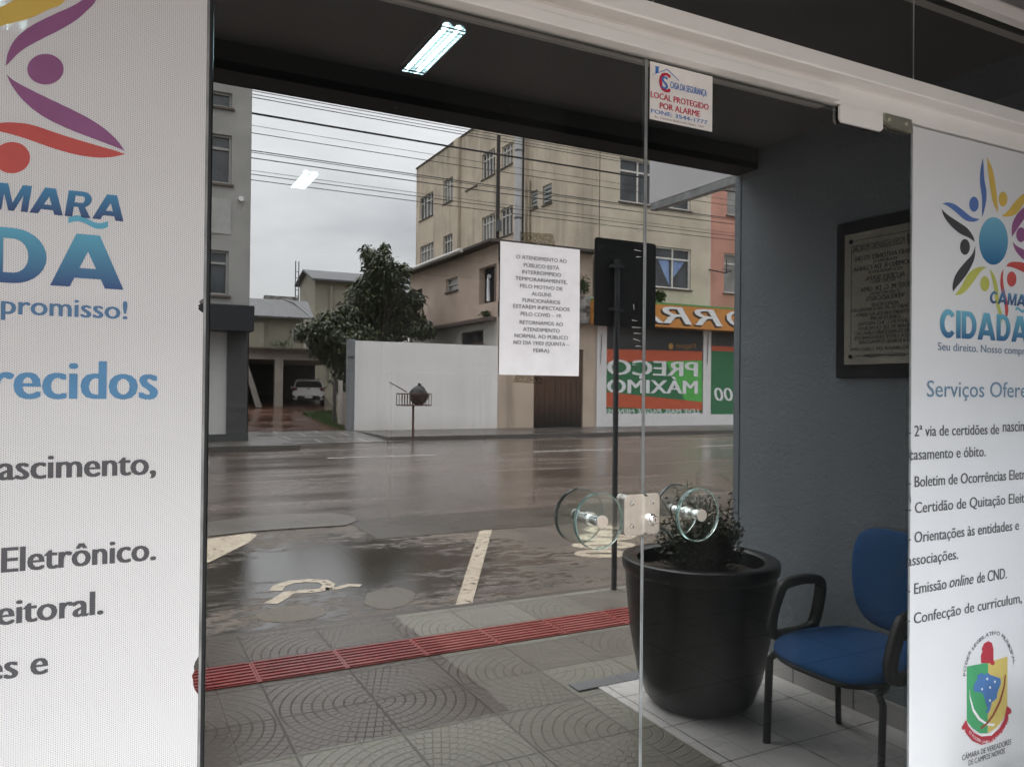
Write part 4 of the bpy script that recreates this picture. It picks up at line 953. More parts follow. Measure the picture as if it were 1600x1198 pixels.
# ---- chair with its back to the wall
lA, lB = gnd(1195, 1160), gnd(1308, 1130)
cf, cb, cd1 = lA[0], lB[0], lA[1]; cd0 = cd1-.52
ch = thing('visitor_chair', 'blue upholstered visitor chair with black arms standing against the grey wall', 'chair', ((cf+cb)/2, -(cd0+cd1)/2, 0))
t = NT('blue_fabric'); wv = t.noise(420, 3, .6); c = t.mix(t.ramp(wv, .3, .7), (.012, .062, .175), (.024, .10, .25))
MAT['fabric'] = t.bsdf(c, .85, 0, .2, t.bump(wv, .35, .002))
MAT['blk'] = paint('black_plastic_arm', (.014, .014, .015), .45, .1, 20, .05, 100)
MAT['blk_metal'] = paint('black_tube', (.018, .018, .019), .35, .1, 20)
SZ = .455
def cushion(mb, f, nu=28, nv=10):
    vs = []; fs = []
    for i in range(nu):
        for j in range(nv+1): vs.append(f(2*pi*i/nu, j/nv))
    for i in range(nu):
        for j in range(nv): a = i*(nv+1)+j; b = ((i+1) % nu)*(nv+1)+j; fs.append((a, b, b+1, a+1))
    mb.add(vs, fs)
def sq(an, e): c, s = cos(an), sin(an); return (abs(c)**e)*(1 if c > 0 else -1), (abs(s)**e)*(1 if s > 0 else -1)
sc = ((cf+cb)/2-.02, -(cd0+cd1)/2)
def seat_f(an, v):
    a = pi*(v-.5); r_ = max(cos(a), 0)**.35; c, s = sq(an, .55); z = .036*sin(a)*(1 if a > 0 else .8)
    fr_ = c*r_; z += (.012*(1-fr_**2))*0 - .03*max(0, -fr_)**3
    return (sc[0]+.250*c*r_, sc[1]+.255*s*r_*(1-.08*max(0, c)), SZ-.03+z)
mb = MB(); cushion(mb, seat_f, 48, 14); mb.build('seat', MAT['fabric'], ch, smooth=True, autosmooth=80)
def back_f(an, v):
    a = pi*(v-.5); r_ = max(cos(a), 0)**.35; c, s = sq(an, .6); zz = s*r_*.20; yy = c*r_*.225*(1-.12*max(0, -s))
    xx = .028*sin(a) + .13*(zz+.20)*.55 - .06*(1-(c*r_)**2)*.35
    return (cb+.02+xx, sc[1]+yy, .668+zz)
mb = MB(); cushion(mb, back_f, 48, 14); mb.build('backrest', MAT['fabric'], ch, smooth=True, autosmooth=80)
def back_shell(an, v): p = back_f(an, v); return (p[0]+.024, p[1]*1.0+(p[1]-sc[1])*.02, p[2]+(p[2]-.668)*.02)
mb = MB(); cushion(mb, back_shell, 48, 14); mb.build('back_shell', MAT['blk'], ch, smooth=True, autosmooth=80)
mb = MB(); cushion(mb, lambda an, v: (lambda p: (p[0], p[1], p[2]-.020 if p[2] < SZ-.03 else p[2]-.018))(tuple(Vector((sc[0], sc[1], SZ-.03))+(Vector(seat_f(an, v))-Vector((sc[0], sc[1], SZ-.03)))*.985)), 48, 14); mb.build('seat_shell', MAT['blk'], ch, smooth=True, autosmooth=80)
for s_ in (-1, 1):
    y = sc[1]+s_*.232; yo = sc[1]+s_*.26
    MB().tube([(sc[0]-.10, y-s_*.02, .385), (cf+.06, y, .385), (cf+.025, y, .372), (cf+.012, yo, .34), (cf, yo, .004)], [.0125]*5, 12, flat=1.3).build('leg', MAT['blk_metal'], ch, smooth=True)
    MB().tube([(sc[0]+.06, y-s_*.02, .385), (cb-.06, y, .385), (cb-.03, y, .372), (cb-.012, yo, .34), (cb, yo, .004)], [.0125]*5, 12, flat=1.3).build('leg', MAT['blk_metal'], ch, smooth=True)
    ya2 = sc[1]+s_*.272
    lp = [(cf+.035, .445), (cf+.035, .50), (cf+.075, .60), (cf+.115, .632), (cf+.22, .640), (cf+.30, .628), (cf+.315, .59), (cf+.295, .50), (cf+.27, .445), (cf+.22, .428), (cf+.10, .425), (cf+.055, .428)]
    lp2 = []                                   # smooth closed loop
    n_ = len(lp)
    for i in range(n_):
        p0, p1, p2, p3 = [Vector(lp[(i+k-1) % n_]) for k in range(4)]
        for k in range(4):
            f = k/4; lp2.append(.5*((2*p1)+(-p0+p2)*f+(2*p0-5*p1+4*p2-p3)*f*f+(-p0+3*p1-3*p2+p3)*f**3))
    mb = MB(); N_ = len(lp2)
    rings = []
    for i in range(N_):
        t_ = (lp2[(i+1) % N_]-lp2[i-1]).normalized(); nn_ = Vector((-t_.y, t_.x)); wv_ = .019
        rings.append([(lp2[i].x+nn_.x*a*wv_, ya2+b*.022, lp2[i].y+nn_.y*a*wv_) for a, b in ((1, .6), (.6, 1), (-.6, 1), (-1, .6), (-1, -.6), (-.6, -1), (.6, -1), (1, -.6))])
    mb.add([q for g_ in rings for q in g_], [(i*8+k, i*8+(k+1) % 8, ((i+1) % N_)*8+(k+1) % 8, ((i+1) % N_)*8+k) for i in range(N_) for k in range(8)])
    mb.build('armrest', MAT['blk'], ch, smooth=True, autosmooth=60)
MB().tube([(sc[0]+.10, sc[1], .40), (cb+.0, sc[1], .40), (cb+.05, sc[1], .45), (cb+.075, sc[1], .58), (cb+.085, sc[1], .68)], .016, 10, flat=2.2).build('back_bar', MAT['blk_metal'], ch, smooth=True)

# ---- sign on a post at the kerb, seen from behind
sp = gnd(958, 920)
sg = thing('parking_sign', 'rectangular sign seen from its black back on a grey post at the kerb', 'sign', (sp[0], -sp[1], 0))
MAT['sign_back'] = paint('black_sign_back', (.010, .010, .011), .55, .2, 20)
MAT['post'] = paint('galvanised_post', (.085, .09, .095), .5, .2, 15, .1, 80, .3)
a = fac(927, 371, sp[1]+.04); b = fac(1021, 514, sp[1]+.04)
MB().tube([(sp[0], -sp[1], -.1), (sp[0], -sp[1], a[1]-.15)], .020, 16).build('pole', MAT['post'], sg, smooth=True)
MB().prism(rrect(a[0], b[0], b[1], a[1], .02, -sp[1]-.036), (0, .008, 0)).build('sign_board', MAT['sign_back'], sg)
for zz in (a[1]-.2, b[1]+.12): MB().box(sp[0]-.05, sp[0]+.05, -sp[1]-.031, -sp[1]+.029, zz-.012, zz+.012).build('clamp', MAT['post'], sg)
MB().box(a[0]+.02, a[0]+.085, -sp[1]-.0275, -sp[1]-.026, a[1]-.075, a[1]-.05).build('maker_plate', paint('dull_plate', (.06, .06, .06), .5), sg)

# ================================================================== ACROSS THE STREET
def face(mb, plane, a0, a1, z0, z1, c, holes=(), depth=.16, m=0):
    """wall face with recessed openings. plane 'front': a = x, face at y = -c looking to the glass;
    plane 'side': a = distance d, face at x = c looking to -x."""
    P = (lambda a, z, k: (a, -c-k, z)) if plane == 'front' else (lambda a, z, k: (c+k, -a, z))
    A = sorted({a0, a1, *[h for q in holes for h in q[:2]]}); Zs = sorted({z0, z1, *[h for q in holes for h in q[2:4]]})
    A = [a for a in A if a0 <= a <= a1]; Zs = [z for z in Zs if z0 <= z <= z1]
    for i in range(len(A)-1):
        for j in range(len(Zs)-1):
            ca, cz = (A[i]+A[i+1])/2, (Zs[j]+Zs[j+1])/2
            if any(h[0] < ca < h[1] and h[2] < cz < h[3] for h in holes): continue
            mb.quad(P(A[i], Zs[j], 0), P(A[i+1], Zs[j], 0), P(A[i+1], Zs[j+1], 0), P(A[i], Zs[j+1], 0), m)
    for (h0, h1, b0, b1) in holes:
        q = [(h0, b0), (h1, b0), (h1, b1), (h0, b1)]
        for k in range(4):
            p, r_ = q[k], q[(k+1) % 4]; mb.quad(P(*p, 0), P(*r_, 0), P(*r_, depth), P(*p, depth), m)
MAT['win_frame'] = paint('white_window_frame', (.60, .58, .54), .5, .08, 10)
def glass_win(name, col, var):
    t = NT(name); n_ = t.noise(1.3, 3); return t.bsdf(t.mix(t.ramp(n_, .35, .65), tuple(x*(1-var) for x in col), tuple(x*(1+var) for x in col)), .12, 0, .6)
MAT['win_dark'] = glass_win('dark_window_glass', (.05, .055, .06), .4)
MAT['win_pale'] = glass_win('curtained_window_glass', (.20, .20, .19), .45)
MAT['sill'] = paint('dark_sill', (.10, .08, .065), .8, .2, 8)
def window(root, plane, h, c, cols=2, transom=.25, mat='win_dark', depth=.10, frame='win_frame', bw=.045, sill=True):
    P = (lambda a0, a1, k0, k1, z0, z1: (a0, a1, -c-k1, -c-k0, z0, z1)) if plane == 'front' else (lambda a0, a1, k0, k1, z0, z1: (c+k0, c+k1, -a1, -a0, z0, z1))
    a0, a1, z0, z1 = h; mb = MB(); d = depth
    mb.box(*P(a0, a1, d-.03, d+.03, z0, z0+bw)); mb.box(*P(a0, a1, d-.03, d+.03, z1-bw, z1))
    for k in range(cols+1):
        cx_ = a0+bw/2+(a1-a0-bw)*k/cols; mb.box(*P(cx_-bw/2, cx_+bw/2, d-.028, d+.028, z0+bw, z1-bw))
    zt_ = z1-(z1-z0)*transom
    if transom: mb.box(*P(a0+bw, a1-bw, d-.026, d+.026, zt_-bw/2, zt_+bw/2))
    w_ = mb.build('window', MAT[frame], root)
    MB().box(*P(a0+.01, a1-.01, d+.031, d+.04, z0+.01, z1-.01)).build('pane', MAT[mat], w_)
    if sill: MB().box(*P(a0-.06, a1+.06, -.06, .05, z0-.06, z0-.003)).build('sill', MAT['sill'], w_)
    return w_

# ---- yellow apartment building: its front above the shop and its long side
XC = fac(935.7, 450, DF)[0]; XE = fac(1109, 450, DF)[0]
dB = side(742, 200, XC)[0]; dE = side(651, 265, XC)[0]; zA_ = side(700, 230, XC)[1]; zTop = zA_+3.2
ya = thing('apartment_building', 'stained yellow apartment block with small side windows above the market', 'apartment building', (XC, -DF, 0))
MAT['yellow'] = facade('yellow_plaster', (.52, .45, .355), (.06, .05, .042), .5, zA_+.6)
MAT['yellow_front'] = facade('yellow_front_plaster', (.55, .49, .39), (.16, .13, .10), .28)
SW = [(656, 677, 311, 346, 4), (692.6, 711, 284, 320, 4), (728.6, 746, 258, 298, 4), (753, 773.5, 243, 282, 4), (784, 801, 231, 264, 3),
      (656, 677, 386.5, 421, 4), (692.6, 711, 370, 406, 4), (728.6, 745, 352, 392, 4), (753, 773.5, 341, 381, 4), (782, 801, 328.6, 371, 3)]
hs = []
for (u0, u1, vt, vb, n_) in SW:
    d0, zt_ = side(u0, vt, XC); _, zb_ = side(u0, vb, XC); d1 = side(u1, vt, XC)[0]; hs.append((d1, d0, zb_, zt_))
lz = []
for (u0, u1, vt, vb) in [(830, 840, 300.5, 327.7), (848, 862, 292, 321.6)]:
    d0, zt_ = side(u0, vt, XC); _, zb_ = side(u0, vb, XC); d1 = side(u1, vt, XC)[0]; lz.append((d1, d0, zb_, zt_))
F1 = (fac(968, 300, DF)[0], fac(1079, 300, DF)[0], fac(1020, 322, DF)[1], fac(1020, 322, DF)[1]+1.75)
F2 = (fac(968, 450, DF)[0], fac(1079, 450, DF)[0], fac(1050, 451, DF)[1], fac(1050, 387, DF)[1])
mb = MB()
face(mb, 'side', DF, dB, 0, zTop, XC, [h for h in hs if h[1] <= dB]+lz); face(mb, 'side', dB, dE, 0, zA_, XC, [h for h in hs if h[0] >= dB])
mb.quad((XC, -dB, zA_), (XE, -dB, zA_), (XE, -dB, zTop), (XC, -dB, zTop)); mb.quad((XC, -dB, zA_), (XE, -dB, zA_), (XE, -dE, zA_), (XC, -dE, zA_))
mb.quad((XC, -DF, zTop), (XE, -DF, zTop), (XE, -dB, zTop), (XC, -dB, zTop)); mb.quad((XC, -dE, 0), (XE, -dE, 0), (XE, -dE, zA_), (XC, -dE, zA_))
mb.build('side_wall', MAT['yellow'], ya)
mb = MB(); face(mb, 'front', XC, XE, 0, zTop, DF, [F1, F2]); mb.build('front_wall', MAT['yellow_front'], ya)
for i, (h, s) in enumerate(zip(hs, SW)): window(ya, 'side', h, XC, s[4], .28, 'win_pale' if i % 3 else 'win_dark', bw=.05)
for h in lz:
    w_ = window(ya, 'side', h, XC, 1, 0, 'win_dark', bw=.04)
    mb = MB()
    for k in range(4): z_ = h[2]+.05+(h[3]-h[2]-.1)*(k+.3)/4; mb.box(XC+.03, XC+.09, -h[1]+.04, -h[0]-.04, z_, z_+.12)
    mb.build('louvre', paint('grey_louvre', (.22, .24, .23), .4), w_)
window(ya, 'front', F1, DF, 4, .28, 'win_dark', bw=.07)
fw2 = window(ya, 'front', F2, DF, 4, .27, 'win_dark', bw=.07)
# blue curtain tied in a point
t = NT('blue_curtain'); MAT['curtain'] = t.bsdf(t.mix(t.ramp(t.noise(1, 3, .5, t.mapped((16, 1, .6))), .3, .7), (.16, .24, .46), (.30, .40, .62)), .8)
mb = MB(); cpx = [(1027, 402), (1044, 404), (1046, 446), (1041, 436), (1034, 420)]; cpx2 = [(1048, 405), (1072, 405), (1062, 420), (1050, 436), (1048, 446)]
for pg in (cpx, cpx2):
    q = [fac(u, v, DF+.125) for u, v in pg]; mb.prism([(x, -DF-.137, z) for x, z in q], (0, .006, 0))
mb.build('curtain', MAT['curtain'], fw2)
# pilasters, pipes on the long side
mb = MB()
for u in (716, 820): d0 = side(u, 300, XC)[0]; mb.box(XC-.18, XC-.002, -d0-.35, -d0+.35, 0, zA_+(.0 if u < 742 else 3))
mb.build('pilaster', MAT['yellow'], ya)
mb = MB()
for u, vt, vb in ((829, 282, 380),): d0, z1_ = side(u, vt, XC); mb.tube([(XC-.07, -d0, 0), (XC-.07, -d0, z1_)], .06, 8)
mb.build('drain_pipe', paint('plastic_pipe', (.40, .34, .25), .6), ya)
MB().box(XC-.06, XC+.02, -dE-.03, -dB, zA_, zA_+.07).build('coping', MAT['sill'], ya)
MB().box(XC-.012, XC-.002, -DF-.03, -DF+.012, 3.4, zTop).build('corner_line', MAT['sill'], ya)

# ---- market on the ground floor of that block
def F(u, v, k=0.0): x, z = fac(u, v, DF-k); return x, z
mk = thing('market_front', 'white market shop front with green and red price posters in its windows', 'shop front', (F(1040, 650)[0], -DF, 0))
xw0 = F(931, 600)[0]; xw1 = XE+9
MAT['shop_white'] = paint('white_shop_paint', (.68, .66, .66), .5, .05, 4)
zs1 = F(1040, 520)[1]
PA = (F(946, 600)[0], F(1097, 600)[0], F(1020, 646)[1], F(1020, 533)[1]); PB = (F(1109, 600)[0], F(1175, 600)[0], F(1130, 647)[1], F(1130, 537)[1])
mb = MB(); face(mb, 'front', xw0, xw1, 0, zs1+.6, DF-.06, [PA[:2]+(PA[2], zs1+.3), PB[:2]+(PB[2], zs1+.3)], .05); mb.quad((xw0, -DF+.06, 0), (xw0, -DF-.02, 0), (xw0, -DF-.02, zs1+.6), (xw0, -DF+.06, zs1+.6))
mb.build('shop_wall', MAT['shop_white'], mk)
YS = -DF+.020
POST = [paint('poster_red', (.50, .10, .045), .4, .06), paint('poster_green', (.035, .16, .07), .4, .06), paint('poster_bright_green', (.10, .42, .09), .4, .05), paint('poster_dark', (.035, .035, .036), .4, .1)]
def fpoly(mb, px, y, m=0):
    mb.add([(fac(u, v, -y)[0], y, fac(u, v, -y)[1]) for u, v in px], [tuple(range(len(px)))], m)
ps = MB()
ps.box(PA[0]+.01, PA[1]-.01, YS-.006, YS-.002, PA[2]+.01, zs1+.3, 3)
fpoly(ps, [(945, 545), (1097, 549), (1097, 563), (945, 566)], YS, 0); fpoly(ps, [(945, 566), (1097, 563), (1097, 628), (945, 612)], YS, 1)
fpoly(ps, [(1040, 564.3), (1097, 563), (1097, 628), (1070, 625)], YS+.002, 2)
fpoly(ps, [(945, 612), (1097, 628), (1097, 641), (945, 636)], YS+.004, 0); fpoly(ps, [(945, 636), (1097, 641), (1097, 646.5), (945, 645)], YS+.0045, 1)
ps.build('poster', POST, mk)
ps = MB(); ps.box(PB[0]+.01, PB[1]-.01, YS-.006, YS-.002, PB[2]+.01, zs1+.3, 3); fpoly(ps, [(1109, 548), (1180, 550), (1180, 647.5), (1109, 647)], YS, 1); fpoly(ps, [(1109, 540), (1180, 543), (1180, 550), (1109, 548)], YS+.002, 0)
ps.build('poster', POST, mk)
mb = MB(); WH = pr('poster_white', (.72, .72, .72)); WD = (-1, 0, 0)
def mtext(txt, uR, vR, uL, cap, y, bold=.03, shear=0.0, m=0):
    a = fac(uR, vR, -y); b = fac(uL, vR, -y); c = fac(uR, vR-cap, -y)[1]-a[1]
    put_text(mb, txt, (a[0], y, a[1]), WD, (0, 0, 1), a[0]-b[0], c, bold, shear, m=m)
mtext('PREÇO', 1089, 588, 949, 22, YS+.007, .05); mtext('MÁXIMO', 1089, 615, 949, 20, YS+.007, .05)
mtext('LEVE MAIS, PAGUE MENOS!', 1092, 645.5, 946, 7, YS+.009, .02, .2)
mtext('00', 1144, 626, 1116, 20, YS+.006, .02, .15)
mb.build('lettering', WH, mk)
mb = MB(); mtext('Pague', 1087, 544.5, 1056, 8, YS+.004, .01); mb.build('lettering', pr('orange_ink', (.30, .16, .05)), mk)
mb = MB(); c0 = fac(1048, 541, -YS); mb.add([(c0[0]+.13*cos(2*pi*k/20), YS+.004, c0[1]+.13*sin(2*pi*k/20)) for k in range(20)], [tuple(range(20))]); mb.build('round_badge', pr('badge', (.42, .24, .06)), mk)
mb = MB(); mtext('TORRA', 1036, 541, 948, 13, YS+.004, .01, .2); mtext('TORRA', 1182, 543, 1112, 12, YS+.006, .01, .2); mb.build('lettering', pr('shadow_ink', (.075, .07, .07)), mk)
for u in (938, 1104): x = F(u, 560)[0]; MB().tube([(x, -DF+.09, F(u, 522)[1]), (x-.05, -DF+.09, F(u, 569)[1])], .012, 6).build('awning_rod', MAT['post'], mk)
# orange fascia sign
KS = .75; sgn = thing('fascia_sign', 'long orange market sign with slanting white letters and green top edge', 'sign', (F(1080, 500, KS)[0], -DF+KS, F(1080, 515, KS)[1]))
def FS(u, v): return fac(u, v, DF-KS)
xs0 = FS(931, 480)[0]; xs1 = XE+9.5; zl, zh = FS(1085, 513.5)[1], FS(1085, 476.5)[1]
MAT['orange'] = paint('orange_sign_panel', (.52, .22, .05), .4, .06, 3)
MB().box(xs0, xs1, -DF+.0605, -DF+KS, zl, zh-.07).build('sign_box', MAT['orange'], sgn)
MB().box(xs0, xs1, -DF+.0605, -DF+KS+.004, zh-.07, zh).build('green_edge', paint('green_trim', (.10, .27, .08), .5), sgn)
mb = MB(); mb2 = MB(); YF = -DF+KS+.004
for rep in range(2):
    for i, chx in enumerate('TORRA'):
        uc = [1203, 1156, 1107, 1058, 1013][i] if rep == 0 else None
        if rep == 0: xcn = FS(uc, 500)[0]
        else: xcn = FS([1203, 1156, 1107, 1058, 1013][i], 500)[0] - (FS(1203, 500)[0]-FS(960, 500)[0])
        if xcn-.5 < xs0: continue
        zb_ = FS(1085, 507.5)[1]; cp_ = FS(1085, 482)[1]-zb_; wd = FS(1128, 500)[0]-FS(1086, 500)[0]
        put_text(mb, chx, (xcn+wd/2, YF+.003, zb_), WD, (0, 0, 1), wd, cp_, .035, .28); put_text(mb2, chx, (xcn+wd/2-.07, YF, zb_-.07), WD, (0, 0, 1), wd, cp_, .055, .28)
mb.build('lettering', WH, sgn); mb2.build('letter_shadow', pr('letter_shadow', (.05, .03, .02)), sgn)

# ---- pink building to the right
pk = thing('pink_building', 'salmon pink building next to the yellow apartment block', 'building', (XE+4, -DF, 0))
MAT['pinkw'] = facade('salmon_plaster', (.52, .27, .21), (.25, .16, .13), .25)
P1 = (fac(1136, 300, DF)[0], fac(1136, 300, DF)[0]+2.2, fac(1145, 337, DF)[1], fac(1145, 337, DF)[1]+1.8); P2 = (fac(1131, 430, DF)[0], fac(1131, 430, DF)[0]+2.2, fac(1140, 458, DF)[1], fac(1140, 396, DF)[1])
mb = MB(); face(mb, 'front', XE+.01, XE+14, zh-.4, zTop+1, DF, [P1, P2]); mb.quad((XE+14, -DF, 0), (XE+14, -DF-14, 0), (XE+14, -DF-14, zTop+1), (XE+14, -DF, zTop+1)); mb.build('front_wall', MAT['pinkw'], pk)
for h in (P1, P2): window(pk, 'front', h, DF, 2, .26, 'win_pale', bw=.06)
# rooftop-type aerial bracket on its wall
x, z = fac(1075, 425, DF); x, z = fac(1117, 426, DF)
an_ = thing('wall_aerial', 'thin black television aerial bracketed to the pink wall', 'aerial', (x, -DF+.02, z))
mb = MB(); mb.tube([(x-.35, -DF+.004, z+.1), (x+.15, -DF+.4, z-.05), (x+.5, -DF+.45, z+.05)], .025, 6); mb.build('bracket', MAT['gasket'], an_)
mb = MB(); mb.tube([(x+.25, -DF+.42, z-.1), (x+.25, -DF+.42, z+.5)], .02, 6)
for k in range(4): mb.tube([(x+.05+.15*k, -DF+.36, z+.08), (x+.05+.15*k, -DF+.5, z+.12)], .014, 5)
mb.build('rods', MAT['gasket'], an_)

# ---- peach house between the white wall and the market
XP = fac(776.5, 600, DF)[0]
dPe = side(640, 430, XP)[0]; zRoof = side(700, 409, XP)[1]; zSl = side(735, 503, XP)[1]
ph_ = thing('peach_house', 'two storey peach house with dark balcony opening and worn wooden door', 'house', (XP, -DF, 0))
MAT['peach'] = facade('peach_plaster', (.58, .46, .38), (.22, .15, .11), .30)
MAT['brownw'] = facade('brown_stained_plaster', (.52, .42, .335), (.14, .10, .075), .45)
MAT['greyw'] = facade('grey_white_plaster', (.52, .50, .47), (.2, .18, .16), .3)
def SP(u0, u1, vt, vb):
    d0, zt_ = side(u0, vt, XP); zb_ = side(u0, vb, XP)[1]; d1 = side(u1, vt, XP)[0]; return (d1, d0, zb_, zt_)
w1 = SP(697, 715, 437, 457); w2 = SP(645, 660, 455, 470); bo = SP(748.6, 775.5, 420, 476.5); lw = SP(720, 755, 520, 540)
mb = MB(); face(mb, 'side', DF, dPe, zSl, zRoof, XP, [w1, w2]+[bo], .25); mb.build('upper_wall', MAT['peach'], ph_)
mb = MB(); face(mb, 'side', DF, dPe, 0, zSl, XP, [lw], .2); mb.build('lower_wall', MAT['greyw'], ph_)
dx0, dx1 = fac(834, 600, DF)[0], fac(911, 600, DF)[0]; dzt = fac(911, 546, DF)[1]
mb = MB(); face(mb, 'front', XP, xw0-.001, 0, zSl, DF, [(dx0, dx1, 0, dzt)], .12); mb.build('front_wall', MAT['brownw'], ph_)
mb = MB(); face(mb, 'front', XP, xw0-.001, zSl, zRoof, DF+.3, [], .1); mb.build('front_upper_wall', MAT['peach'], ph_)
t = NT('worn_door_wood'); st = t.noise(1, 6, .65, t.mapped((26, 1, 1.1))); c = t.mix(t.ramp(st, .35, .65), (.035, .02, .014), (.12, .065, .04)); c = t.mix(t.ramp(t.noise(1, 6, .7, t.mapped((34, 1, 2.4))), .60, .70), c, (.40, .30, .22))
zf = t.ramp(t.xyz()[2], .2, 1.1); c = t.mix(zf, (.02, .015, .012), c)
MAT['oldwood'] = t.bsdf(c, .7, 0, .3)
mb = MB(); n_ = 9
for k in range(n_): a = dx0+.03+(dx1-dx0-.06)*k/n_; mb.box(a+.006, a+(dx1-dx0-.06)/n_-.006, -DF-.11, -DF-.06, .03, dzt-.04)
mb.build('door', MAT['oldwood'], ph_)
MAT['shade_black'] = flat('opening_shade', (.012, .012, .012), .8)
MB().box(XP+.2505, XP+.27, -bo[1], -bo[0], bo[2], bo[3]).build('balcony_shade_panel', MAT['shade_black'], ph_)  # near-black panel closing the recess, stands in for the shade inside
MB().tube([(XP+.12, -(bo[0]+.9), bo[2]+.1), (XP+.12, -(bo[0]+.95), bo[2]+1.0), (XP+.13, -(bo[0]+.85), bo[3]-.35)], [.07, .05, .09], 8).build('hanging_cloth', MAT['paper'], ph_)
window(ph_, 'side', w1, XP, 1, .5, 'win_pale', bw=.05); window(ph_, 'side', w2, XP, 2, .4, 'win_dark', bw=.05, frame='sill'); window(ph_, 'side', lw, XP, 2, 0, 'win_dark', bw=.06, frame='sill')
MB().box(XP-.35, XP+.2, -dPe, -DF-.1, zSl-.12, zSl+.02).build('floor_slab', paint('slab_edge', (.10, .075, .065), .8, .2), ph_)
mb = MB(); mb.box(XP-.45, xw0, -dPe-.3, -DF+.25, zRoof+.004, zRoof+.10); mb.build('roof', paint('dark_roof_edge', (.07, .06, .055), .8, .2), ph_)
MB().tube([(XP-.5, -dPe-.2, zRoof+.05), (XP-.5, -DF-2.2, zRoof+.05)], .09, 10).build('gutter', paint('white_gutter', (.55, .53, .50), .5), ph_, smooth=True)
# weathered concrete ledge above the door
lx0, lx1 = fac(880, 480, DF-.35)[0], fac(929, 480, DF-.35)[0]
t = NT('weathered_concrete'); c = t.mix(t.ramp(t.noise(4, 7, .75), .42, .58), (.05, .05, .048), (.36, .35, .33)); MAT['weath'] = t.bsdf(c, .9, 0, .2)
MB().box(lx0, lx1, -DF-.002, -DF+.35, fac(910, 505, DF-.35)[1], fac(910, 462, DF-.35)[1]).build('ledge', MAT['weath'], ph_)

# ---- white boundary wall and its gate pillar
bx_ = fac(554, 600, DF-.1)[0]; wz = fac(660, 536, DF-.1)[1]
t = NT('white_boundary_paint'); c = t.mix(t.ramp(t.noise(.6, 5), .3, .7), (.72, .70, .685), (.79, .77, .755)); st = t.ramp(t.xyz()[2], .0, .5, .5, 0); c = t.mix(t.math('MULTIPLY', st, t.noise(2.5, 5)), c, (.38, .30, .20)); sk = t.ramp(t.noise(1, 6, .65, t.mapped((2.6, 2.6, .12))), .52, .72, 0, .30); c = t.mix(sk, c, (.36, .34, .31))
MAT['bwall'] = t.bsdf(c, .8, 0, .25, t.bump(t.noise(40), .2, .006))
bw = thing('boundary_wall', 'tall smooth white boundary wall across the street', 'wall', ((bx_+XP)/2, -DF, 0))
MB().box(bx_+.001, XP-.03, -DF-.1, -DF+.1, -.05, wz).build('wall_plaster', MAT['bwall'], bw)
gp = thing('gate_pillar', 'narrow grey metal gate pillar at the left end of the white wall', 'pillar', (bx_-.15, -DF, 0))
gx = fac(543.5, 600, DF-.12)[0]
MB().box(gx, bx_, -DF-.14, -DF+.12, -.05, wz+.04).build('post', paint('grey_metal_sheet', (.24, .25, .265), .5, .1, 3), gp)
mb = MB()
for k in range(3): q = gx+(bx_-gx)*(k+.5)/3; mb.box(q-.012, q+.012, -DF+.12, -DF+.134, 0, wz)
mb.box(gx-.05, bx_-.02, -DF+.1205, -DF+.19, wz*.82, wz*.85)
mb.build('ribs', paint('grey_metal_rib', (.16, .17, .18), .5, .1, 3), gp)

# ---- waste basket on a post with a bag in it
wp = gnd(645, 683); wb = thing('waste_basket', 'rusty wire street waste basket on a post before the white wall', 'waste basket', (wp[0], -wp[1], 0))
def WB(u, v): return fac(u, v, wp[1])
MAT['rust'] = paint('rusty_bar', (.09, .045, .035), .7, .3, 20)
wx0, wx1 = WB(624, 620)[0], WB(669, 620)[0]; wz0, wz1 = WB(645, 633)[1], WB(645, 615)[1]
MB().tube([(wp[0], -wp[1], -.1), (wp[0], -wp[1], wz0)], .035, 8).build('post', MAT['rust'], wb)
mb = MB()
for zz in (wz0, wz1):
    for (p, q) in (((wx0, .25), (wx1, .25)), ((wx0, -.25), (wx1, -.25)), ((wx0, -.25), (wx0, .25)), ((wx1, -.25), (wx1, .25))): mb.tube([(p[0], -wp[1]+p[1], zz), (q[0], -wp[1]+q[1], zz)], .016, 6)
for k in range(12):
    x = wx0+(wx1-wx0)*k/11
    for s_ in (-.25, .25): mb.tube([(x, -wp[1]+s_, wz0), (x, -wp[1]+s_, wz1)], .011, 5)
mb.box(wx0, wx1, -wp[1]-.25, -wp[1]+.25, wz0-.012, wz0+.004)
mb.build('basket', MAT['rust'], wb)
MB().tube([(wx0+.15, -wp[1]+.2, wz1+.05), WB(604, 597)[0:1]+(-wp[1]+.25,)+WB(604, 597)[1:2]], .015, 6).build('lid_rod', MAT['rust'], wb)
bg_ = thing('rubbish_bag', 'tied black rubbish bag lying in the wire waste basket', 'bag', ((wx0+wx1)/2+.18, -wp[1], wz0))
mb = MB(); cx_, cz_ = WB(654, 620); vs = []
for i in range(14):
    for j in range(20):
        a, b = pi*i/13, 2*pi*j/20; r_ = 1+.10*sin(3*b+i)+.06*random.uniform(-1, 1); vs.append((cx_+.27*r_*sin(a)*cos(b), -wp[1]+.2*r_*sin(a)*sin(b), wz0+.285+.28*cos(a)*(1+.06*sin(5*b))))
mb.add(vs, [(i*20+j, i*20+(j+1) % 20, (i+1)*20+(j+1) % 20, (i+1)*20+j) for i in range(13) for j in range(20)])
mb.build('bag_body', paint('black_bag', (.018, .018, .02), .35, .2, 8), bg_, smooth=True)
MB().tube([(cx_, -wp[1], wz0+.55), (cx_+.03, -wp[1], wz0+.63)], [.03, .06], 8).build('knot', paint('black_bag_knot', (.02, .02, .022), .4), bg_)

